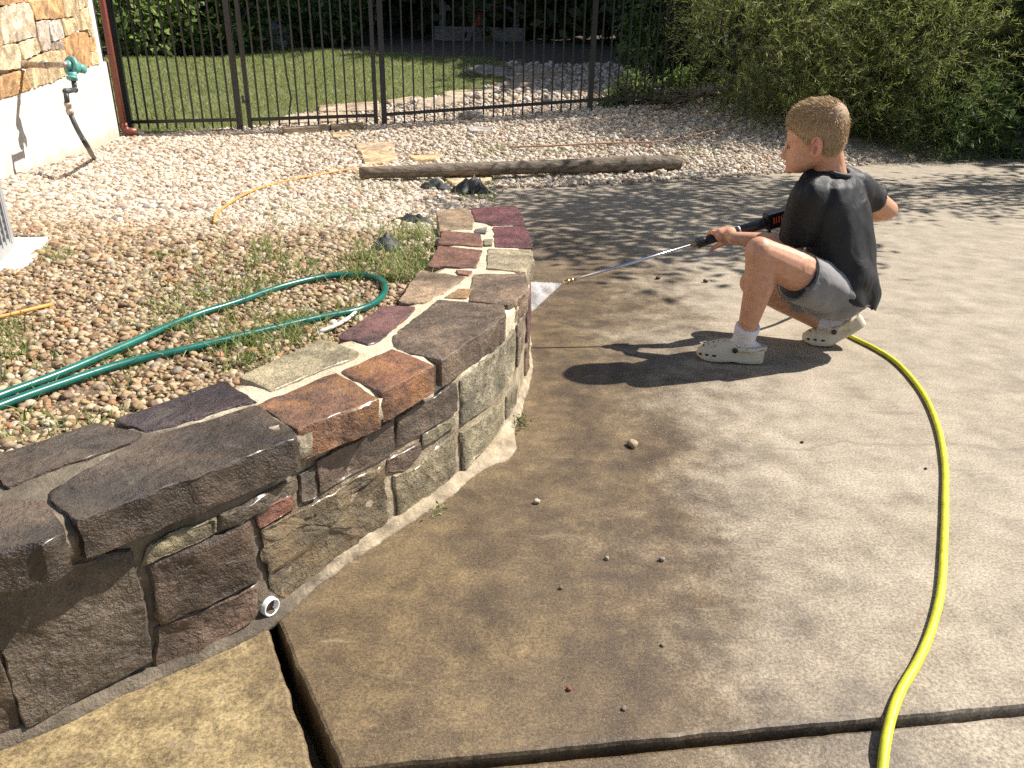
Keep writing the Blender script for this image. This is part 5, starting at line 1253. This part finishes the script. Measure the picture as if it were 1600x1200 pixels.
# hair
def hair_low(f):                                        # lowest hair height for a point f along the head
    return float(np.interp(f, [-.11, -.075, -.045, -.040, -.036, .004, .010, .022, .030, .045, .062, .075, .10], [-.058, -.060, -.062, -.050, -.004, -.004, -.020, -.022, -.004, .006, .022, .030, .034]))
us = np.linspace(.1235, -.064, 40); HA = np.array(HEAD)[::-1]
ringsH = []
for u in us:
    ff, fb, w_ = (float(np.interp(u, HA[:, 0], HA[:, k_])) for k_ in (1, 2, 3)); ringsH.append(head_ring(u, ff, fb, w_, 64, .0050 + .003 * float(np.clip((u - .02) / .06, 0, 1))))
RH_ = np.array(ringsH); loc = (RH_ - HC) / K; fco = loc @ hf; uco = loc @ hu
vh = RH_.reshape(-1, 3); fh = []
ok = np.array([[uco[i, k_] > hair_low(fco[i, k_]) for k_ in range(64)] for i in range(40)])
for i in range(39):
    for k_ in range(64):
        j = (k_ + 1) % 64
        if ok[i, k_] and ok[i, j] and ok[i + 1, k_] and ok[i + 1, j]: fh.append((i * 64 + k_, i * 64 + j, (i + 1) * 64 + j, (i + 1) * 64 + k_))
tip_i = len(vh); vh = np.vstack([vh, HC + hu * .1275 * K - hf * .02]); fh += [(tip_i, (k_ + 1) % 64, k_) for k_ in range(64)]
hair = mesh_np('hair', vh, fh, M['scalp'], boy, True)
NS = 16000; ii_ = RNG.integers(0, 39, NS); jj = RNG.integers(0, 64, NS)
Pn = RH_[ii_, jj] + (RH_[np.minimum(ii_ + 1, 39), jj] - RH_[ii_, jj]) * RNG.random(NS)[:, None] + (RH_[ii_, (jj + 1) % 64] - RH_[ii_, jj]) * RNG.random(NS)[:, None]
lc = (Pn - HC) / K; kf = lc @ hf; ku = lc @ hu; keep = np.array([b > hair_low(a) for a, b in zip(kf, ku)]); Pn, kf, ku = Pn[keep], kf[keep], ku[keep]
ctrH = HC + hu * .01 - hf * .01; No = Pn - ctrH; No /= np.linalg.norm(No, axis=1)[:, None]
topf = np.clip((ku - .02) / .08, 0, 1)[:, None]
flow = -hu * (1 - topf) + (hf * .9) * topf + (-hf * .35) * (1 - topf); Dr = No * (.16 + .34 * topf) + flow * (1.0 - .1 * topf) + RNG.normal(size=No.shape) * .10; Dr /= np.linalg.norm(Dr, axis=1)[:, None]
Lh = RNG.uniform(.009, .015, len(Pn)) * (1 + .6 * topf[:, 0]); v_, f_ = leaf_quads(Pn - No * .002, Dr, perp(Dr), Lh, np.full(len(Pn), .0013)); mesh_np('strands', v_, f_, M['hair'], hair)

# ---- tee shirt
ts = np.array([-.72, -.69, 0]); tf = np.array([-.69, .72, 0])       # his left, his front
def slice_(px, py, Yd, hw, hd, tilt, n=40, pw=.86, tilt2=0.0):
    c = Y(px, py, Yd); out = []
    for t in np.linspace(0, 2 * math.pi, n, endpoint=False):
        a_ = math.copysign(abs(math.cos(t)) ** pw, math.cos(t)) * hw; b_ = math.copysign(abs(math.sin(t)) ** pw, math.sin(t)) * hd
        p_ = c + ts * a_ + tf * b_; p_[2] += tilt * b_ + tilt2 * a_; out.append(p_)
    return out
SH = [(1299, 260, 2.45, .060, .061, .30), (1297, 270, 2.45, .090, .068, .18), (1299, 284, 2.45, .128, .082, .06), (1302, 318, 2.45, .140, .096, 0), (1308, 355, 2.45, .132, .102, .0), (1312, 390, 2.445, .128, .106, .05), (1315, 420, 2.44, .133, .116, .2), (1316, 444, 2.435, .130, .114, .30), (1317, 460, 2.43, .126, .109, .32)]
T2 = [0] * (len(SH) - 4) + [.04, .14, .26, .30]
mb = MB(); mb.loft([slice_(*s_, tilt2=t2) for s_, t2 in zip(SH[::-1], T2[::-1])])
def sleeve(mb, a, b, ra, rb):
    a = np.array(a); b = np.array(b); mb.ell(a, ra); mb.tube([a, a + (b - a) * .5, b], [ra, (ra + rb) / 2, rb], 22)
SLE = LS + (LE - LS) * .90; mb.cap(Y(1297, 284, 2.45), LS + np.array([.01, .01, .004]), .05, .054); sleeve(mb, LS + np.array([.010, .010, .0]), SLE, .058, .056)
SRE = RS + (RE_ - RS) * .55; mb.cap(Y(1297, 284, 2.45), RS + np.array([-.01, -.008, .004]), .05, .054); sleeve(mb, RS + np.array([-.010, -.006, .0]), SRE, .058, .053)
def wr(p_, n_):
    a_ = nz(p_.x * 9, p_.y * 9, p_.z * 5, 1, 3); d_ = (p_.x + p_.y * .5) * 26 + p_.z * 34 + 2.0 * nz(p_.x, p_.y, p_.z, 7, 2)
    low = min(1, max(0, (.40 - p_.z) / .16)); hi = min(1, max(0, (p_.z - .50) / .08))
    return .008 * a_ + .0065 * low * math.sin(d_) + .0035 * hi * math.sin((p_.x - p_.y) * 90 + p_.z * 30) - .002
shirt = remeshed('shirt', mb, M['shirt'], .0055, boy, 3, wr)
rim = slice_(1299, 262, 2.45, .060, .061, .27, 36, 1.0); MB().tube(rim + [rim[0], rim[1]], .0062, 8, False).build('collar', M['collar'], shirt, True)
# ---- shorts
mb = MB(); pc_ = Y(1306, 462, 2.43); mb.ell(Y(1300, 464, 2.42), (.112, .112, .074)); mb.ell(Y(1308, 458, 2.43), (.095, .100, .080))
HL = Y(1247, 433, 2.318); dl = (LK - LH) / np.linalg.norm(LK - LH); mb.ell(LH + np.array([.01, 0, 0]), .082); mb.tube([LH, HL - dl * .06, HL], [.082, .079, .080], 24)
HR = Y(1236, 455, 2.56); mb.ell(RH, .080); mb.tube([RH, HR], [.080, .075], 24)
mb.cap(Y(1300, 474, 2.37), Y(1318, 470, 2.48), .055, .055)
def wrs(p_, n_): return .005 * nz(p_.x * 10, p_.y * 10, p_.z * 10, 1, 3) + .003 * math.sin(p_.x * 55 + p_.z * 30 + 3 * nz(p_.x, p_.y, p_.z, 8, 2))
shorts = remeshed('shorts', mb, M['shorts'], .0052, boy, 2, wrs)
rimS = []
u1 = np.cross(dl, [0, 0, 1.0]); u1 /= np.linalg.norm(u1); u2 = np.cross(dl, u1)
MB().tube([HL + dl * .001 + (u1 * math.cos(a_) + u2 * math.sin(a_)) * .0795 for a_ in np.linspace(0, 2 * math.pi * 1.03, 30)], .0022, 6, False).build('hem', M['shorts'], shorts, True)
MB().tube([HL - dl * .04, HL + dl * .004], [.07, .068], 24).build('liner', M['liner'], shorts, True)
# ---- socks and clogs
def clog(toe, heel_dir, L, rise, label=None):
    """toe: ground point under the toe tip; heel_dir: level unit vector toe -> heel; rise: angle of the rear part"""
    hd2 = np.array([heel_dir[0], heel_dir[1], 0]); hd2 /= np.linalg.norm(hd2); sd = np.array([-hd2[1], hd2[0], 0]); z_ = np.array([0, 0, 1.0])
    def path(t):                                        # t 0 toe .. 1 heel
        fl = .30
        if t < fl or rise == 0: return toe + hd2 * (t * L), z_, hd2
        k_ = min(1, (t - fl) / .22); ang_ = rise * k_ * k_ * (3 - 2 * k_); steps = 24; p_ = toe + hd2 * (fl * L)
        for i in range(steps):
            tt = fl + (t - fl) * (i + .5) / steps; kk = min(1, (tt - fl) / .22); a_ = rise * kk * kk * (3 - 2 * kk); p_ = p_ + (hd2 * math.cos(a_) + z_ * math.sin(a_)) * ((t - fl) / steps * L)
        return p_, z_ * math.cos(ang_) - hd2 * math.sin(ang_), hd2 * math.cos(ang_) + z_ * math.sin(ang_)
    hw = lambda t: float(np.interp(t, [0, .02, .06, .14, .26, .42, .6, .82, .93, .98, 1], [.008, .020, .031, .041, .0465, .043, .037, .0355, .031, .021, .008]))
    top = lambda t: float(np.interp(t, [0, .03, .10, .22, .36, .48, .54, .60, .72, .9, .98, 1], [.022, .033, .046, .058, .068, .074, .070, .052, .046, .050, .050, .046]))
    botm = lambda t: float(np.interp(t, [0, .06, .16, .42, .55, .66, 1], [.013, .005, .001, .003, .006, .001, .003]))
    rings = []
    for t in [0, .015, .04, .08, .14, .2, .28, .36, .44, .5, .54, .58, .62, .68, .76, .84, .9, .95, .98, 1]:
        c, u_, f_ = path(t); w = hw(t); h = top(t); b_ = botm(t); s1 = .020; ring = []
        prof = [(-.92, b_), (-1.03, b_ + .004), (-1.05, s1 - .003), (-1.0, s1 + .002)]
        if t <= .52: prof += [(-.99, s1 + (h - s1) * .45), (-.86, s1 + (h - s1) * .80), (-.5, s1 + (h - s1) * .97), (0, h)]
        else: prof += [(-1.0, s1 + (h - s1) * .5), (-.99, h - .001), (-.90, h), (0, h - .012 if .56 < t < .97 else h)]
        prof = prof + [(-a_, z2) for a_, z2 in prof[-2::-1]]
        for a_, z2 in prof: ring.append(c + sd * a_ * w + u_ * z2)
        rings.append(ring)
    o = MB().loft(rings).build('clog', M['clog'], boy, True); sb = o.modifiers.new('s', 'SUBSURF'); sb.levels = sb.render_levels = 2
    near = 1 if sd[1] < 0 else -1
    # strap, rivets, vents
    sp_ = []
    for a_ in np.linspace(-1, 1, 21):
        t = 1.0 - .46 * abs(a_) ** 1.6; c, u_, f_ = path(min(t, .985)); w = hw(min(t, .95)) * (1.09 if abs(a_) > .3 else 1.0); sp_.append((c + sd * w * (math.copysign(min(1, abs(a_) * 1.7), a_)) + f_ * .006 * (abs(a_) < .25) + u_ * .052, u_))
    v2 = []; 
    for p_, u_ in sp_: v2 += [p_ - u_ * .008, p_ + u_ * .008]
    so = mesh_np('strap', v2, [(2 * i, 2 * i + 2, 2 * i + 3, 2 * i + 1) for i in range(20)], M['clog'], o, True); sl = so.modifiers.new('s', 'SOLIDIFY'); sl.thickness = .005; sl.offset = 0
    for sg in (1, -1):
        c, u_, f_ = path(.545); q = c + sd * sg * hw(.545) * 1.02 + u_ * .050; MB().tube([q, q + sd * sg * .0065, q + sd * sg * .008], [.0088, .0088, .006], 14).build('rivet', M['plastic'], o, True)
    mbh = MB()
    for sg in (1, -1):
        for t in (.06, .15, .255):
            c, u_, f_ = path(t); mbh.ell(c + sd * sg * hw(t) * .965 + u_ * (.0265 if t > .1 else .024), (.0075, .0032, .0042), (f_, sd, u_), 10, 6)
    for row, t in enumerate((.10, .17, .24, .31)):
        for k_ in range(-2, 3):
            if row == 0 and abs(k_) == 2: continue
            a_ = (k_ + (.0 if row % 2 else .5)) * .27
            if abs(a_) > .68: continue
            c, u_, f_ = path(t); z2 = .020 + (top(t) - .020) * (.99 - .22 * (abs(a_) / .7) ** 2); mbh.ell(c + sd * a_ * hw(t) + u_ * (z2 - .0008), (.0034, .0034, .0018), (f_, sd, u_), 8, 5)
    mbh.build('vent_hole_shade', M['hole'], o, True)  # solid dark dots on the foam, painting the shade inside the holes
    return path, hw
toeL = at(1087, 558); heelL = at(1192, 567); dL = heelL - toeL; pathL, _ = clog(toeL, dL, np.linalg.norm(dL) * 1.0, 0)
toeR = at(1252, 535); pathR, _ = clog(toeR, np.array([.985, -.12, 0]), .232, math.radians(38))
def sock(top_pt, r0, path, t_ank, lab=None):
    c, u_, f_ = path(t_ank); an = c + u_ * .062; t1 = np.array(top_pt); ft, uf, ff_ = path(.50); hl, uh, fh2 = path(.86)
    mb = MB(); mb.tube([t1, t1 + (an - t1) * .12, t1 + (an - t1) * .30, t1 + (an - t1) * .36, an], [r0 + .003, r0 + .0045, r0 + .004, r0 + .0015, r0 + .002], 20); mb.ell(an, r0 + .002); mb.cap(an, ft + uf * .045, r0, .026); mb.cap(an, hl + uh * .038, r0, .027)
    return remeshed('sock', mb, M['sock'], .004, boy, 1, lambda p_, n_: .0016 * nz(p_.x, p_.y, p_.z, 45, 3))
sock(LA + (LK - LA) * .18, .0345, pathL, .66)
sock(RA + (RK - RA) * .10, .032, pathR, .62)

# ================================================================== PRESSURE WASHER LANCE
wand = empty('spray_lance', tuple(TIP)); tag(wand, 'pressure washer lance with steel tube and black trigger gun in the hands', 'spray lance', kind='thing')
tc = tpx(1083)
MB().tube([wp(.018), wp(tc)], .0050, 12).build('tube', M['steel'], wand, True)
MB().tube([wp(-.004), wp(.004), wp(.005), wp(.013), wp(.0135), wp(.017), wp(.0175), wp(.028)], [.0065, .0085, .010, .010, .0075, .0075, .0095, .0085], 14).build('quick_coupler', M['brass'], wand, True)
MB().tube([wp(-.010), wp(-.003)], [.005, .0062], 12).build('nozzle_tip', M['white_plastic'], wand, True)
MB().tube([wp(tc - .004), wp(tc + .010), wp(tc + .011), wp(tc + .018)], [.0095, .0095, .0085, .0085], 6).build('brass_nut', M['brass'], wand)
mbg = MB(); ts_ = np.linspace(tc + .014, tg1 + .035, 26); mbg.tube([wp(t) for t in ts_], [.0150 + (.0018 if i % 2 else 0) + (.003 if i < 5 else 0) for i in range(26)], 18); mbg.build('fore_grip', M['plastic'], wand, True)
tb1 = tpx(1196)
MB().tube([wp(tg1 + .030), wp(tg1 + .034), wp(tb1 - .01), wp(tb1)], [.0130, .0175, .0190, .0215], 18).build('barrel', M['plastic'], wand, True)
MB().tube([wp(tg1 + .026), wp(tg1 + .032)], .0165, 16).build('collar_ring', M['white_mark'], wand, True)
sdw = wp(0, 0, 1) - wp(0); upw = wp(0, 1, 0) - wp(0)
gb = MB().box(wp(tb1 + .045, .004), (.048, .019, .030), (ax_w, sdw, upw)).build('gun_body', M['plastic'], wand); bv = gb.modifiers.new('b', 'BEVEL'); bv.width = .009; bv.segments = 3
gh = MB().box(wp(tb1 + .075, -.045), (.017, .016, .052), (ax_w * .9 - upw * .3, sdw, upw * .9 + ax_w * .3)).build('handle', M['plastic'], wand); bv = gh.modifiers.new('b', 'BEVEL'); bv.width = .009; bv.segments = 3
MB().tube([wp(tb1 + .012, -.020), wp(tb1 + .008, -.048), wp(tb1 + .016, -.070), wp(tb1 + .055, -.080)], [.007, .007, .0065, .006], 8).build('trigger_guard', M['plastic'], wand, True)
for k_ in range(4): MB().box(wp(tb1 + .022 + .009 * k_, .006, .0195), (.0022, .0012, .010), (ax_w * .9 + upw * .35, sdw, upw)).build('orange_stripe', M['orange_mark'], wand)
# yellow supply hose
HZ = .0075
yp = [at(x, y, HZ) for x, y in [(1262, 487), (1300, 509), (1332, 527), (1370, 546), (1404, 569), (1440, 611), (1464, 662), (1476, 722), (1477, 785), (1475, 855), (1470, 925), (1455, 985), (1435, 1032), (1409, 1077), (1394, 1116)]]
yp += [at(1384, 1160, .004), at(1379, 1200, -.006), at(1372, 1260, -.018), at(1360, 1340, -.022)]
g_end = wp(tb1 + .088, -.098)
yp = [g_end, g_end + np.array([.02, .02, -.09]), Y(1235, 474, 2.72)] + yp
o = MB().tube(smooth_path(yp, .012), HZ, 12).build('pressure_hose', M['yellow'], None, True); tag(o, 'bright yellow pressure hose snaking across the drive from the crouching person', 'hose', kind='thing')
# the jet: flat fan of mist from the tip to the wall
sp0 = wp(-.010); hitA = Y(828, 441, 2.42); hitB = Y(823, 494, 2.32)
fan_n = np.cross(hitA - sp0, hitB - sp0); fan_n /= np.linalg.norm(fan_n); rings = []
for t in np.linspace(0.02, 1.0, 10):
    a_ = sp0 + (hitA - sp0) * t; b_ = sp0 + (hitB - sp0) * t; c_ = (a_ + b_) / 2; e_ = (b_ - a_) / 2; w_ = .002 + .010 * t
    rings.append([c_ + e_ * math.cos(k_) * 1.05 + fan_n * w_ * math.sin(k_) for k_ in np.linspace(0, 2 * math.pi, 20, endpoint=False)])
g = G('spray_mist'); g.t.nodes.remove(g.b)
ns = g.noise(g.coord(), 28.0, 3); pv = g.n('ShaderNodeVolumePrincipled', i_Color=(1.0, 1.0, 1.0), i_Density=g.mapr(ns, .35, .7, 25, 190), i_Anisotropy=0.0); g.t.links.new(pv.outputs[0], g.out.inputs['Volume'])
spray = MB().loft(rings).build('water_spray', g.m)
gd = G('droplet'); gd.fin((0.85, 0.87, 0.9), 0.15); gd.b.inputs['Transmission Weight'].default_value = 0.6
mbd = MB()
for k_ in range(520):
    t = random.random() ** .35; a_ = random.random(); p_ = sp0 + ((hitA - sp0) * a_ + (hitB - sp0) * (1 - a_)) * t + np.array([random.gauss(0, .008) + .05 * random.random() ** 3, random.gauss(0, .012), random.gauss(0, .012)]); mbd.ell(p_, random.uniform(.0004, .0011), n=5, m=4)
mbd.build('droplets', gd.m, spray); tag(spray, 'white fan of water spraying from the lance tip onto the wall', 'water spray', kind='stuff')
# ================================================================== CRUMBS ON THE DRIVE
CR = [(988, 697, 9, 'tan oval pebble on the drive, the largest near the boy shadow', (0.5, .37, .22)), (839, 786, 6, 'small pale square chip of stone on the stained drive', (.65, .58, .46)), (948, 874, 4.5, 'small tan pebble, left of a pair in the middle of the drive', (.5, .4, .26)), (1034, 876, 5, 'small grey pebble, right of a pair in the middle of the drive', (.35, .32, .27)), (889, 1078, 4, 'tiny red brown pebble low on the stained drive', (.35, .1, .05)), (1253, 692, 3, 'tiny dark pebble right of the oval pebble', (.08, .06, .05)), (1028, 436, 4.5, 'small dark crumb on the drive under the lance', (.10, .07, .05)), (1102, 441, 4, 'dry brown leaf crumb on the drive left of the knee', (.12, .08, .05)), (877, 920, 4, 'tiny brown crumb on the stained drive', (.28, .19, .11)), (1446, 733, 2.5, 'tiny dark crumb just left of the yellow hose', (.06, .05, .04)), (975, 1108, 4, 'tiny grey pebble close to the slab joint', (.26, .22, .18)), (1035, 1009, 3.5, 'tiny grey pebble on the lower middle of the drive', (.28, .26, .23))]
for px, py, r, lab, colr in CR:
    c = at(px, py); mpp = np.linalg.norm(c - CAM) / F; me = pebble_mesh(px); me.materials.clear(); me.materials.append(M['stone']); o = bpy.data.objects.new('pebble', me); link(o); s_ = r * mpp; o.scale = (s_, s_, s_); o.location = (c[0], c[1], s_ * .5); o.rotation_euler.z = px; o.color = (*colr, 1); o['wet'] = 0.0; o['tint'] = colr; o['tintamount'] = 0.0; o['lime'] = 0.0; o['craggy'] = 0.0; tag(o, lab, 'pebble', 'loose pebbles on the drive', 'thing')
# weeds sprouting at the foot of the wall
for (px, py, n, lab) in [(814, 664, 70, 'small green weed at the foot of the wall bend'), (684, 800, 34, 'sparse dry weed in the mortar at the foot of the wall')]:
    c = at(px, py); C_ = np.array([c[0] - .004, c[1], .004]) + RNG.normal(size=(n, 3)) * np.array([.012, .018, .006]); C_[:, 2] = np.abs(C_[:, 2]) * 1.3; D = rand_dirs(n, 1.0); L = RNG.uniform(.006, .014, n); v_, f_ = leaf_quads(C_, D, perp(D), L, L * .45); o = mesh_np('wall_weed', v_, f_, M['weed'] if n < 50 else M['broad']); tag(o, lab, 'weed', kind='thing')
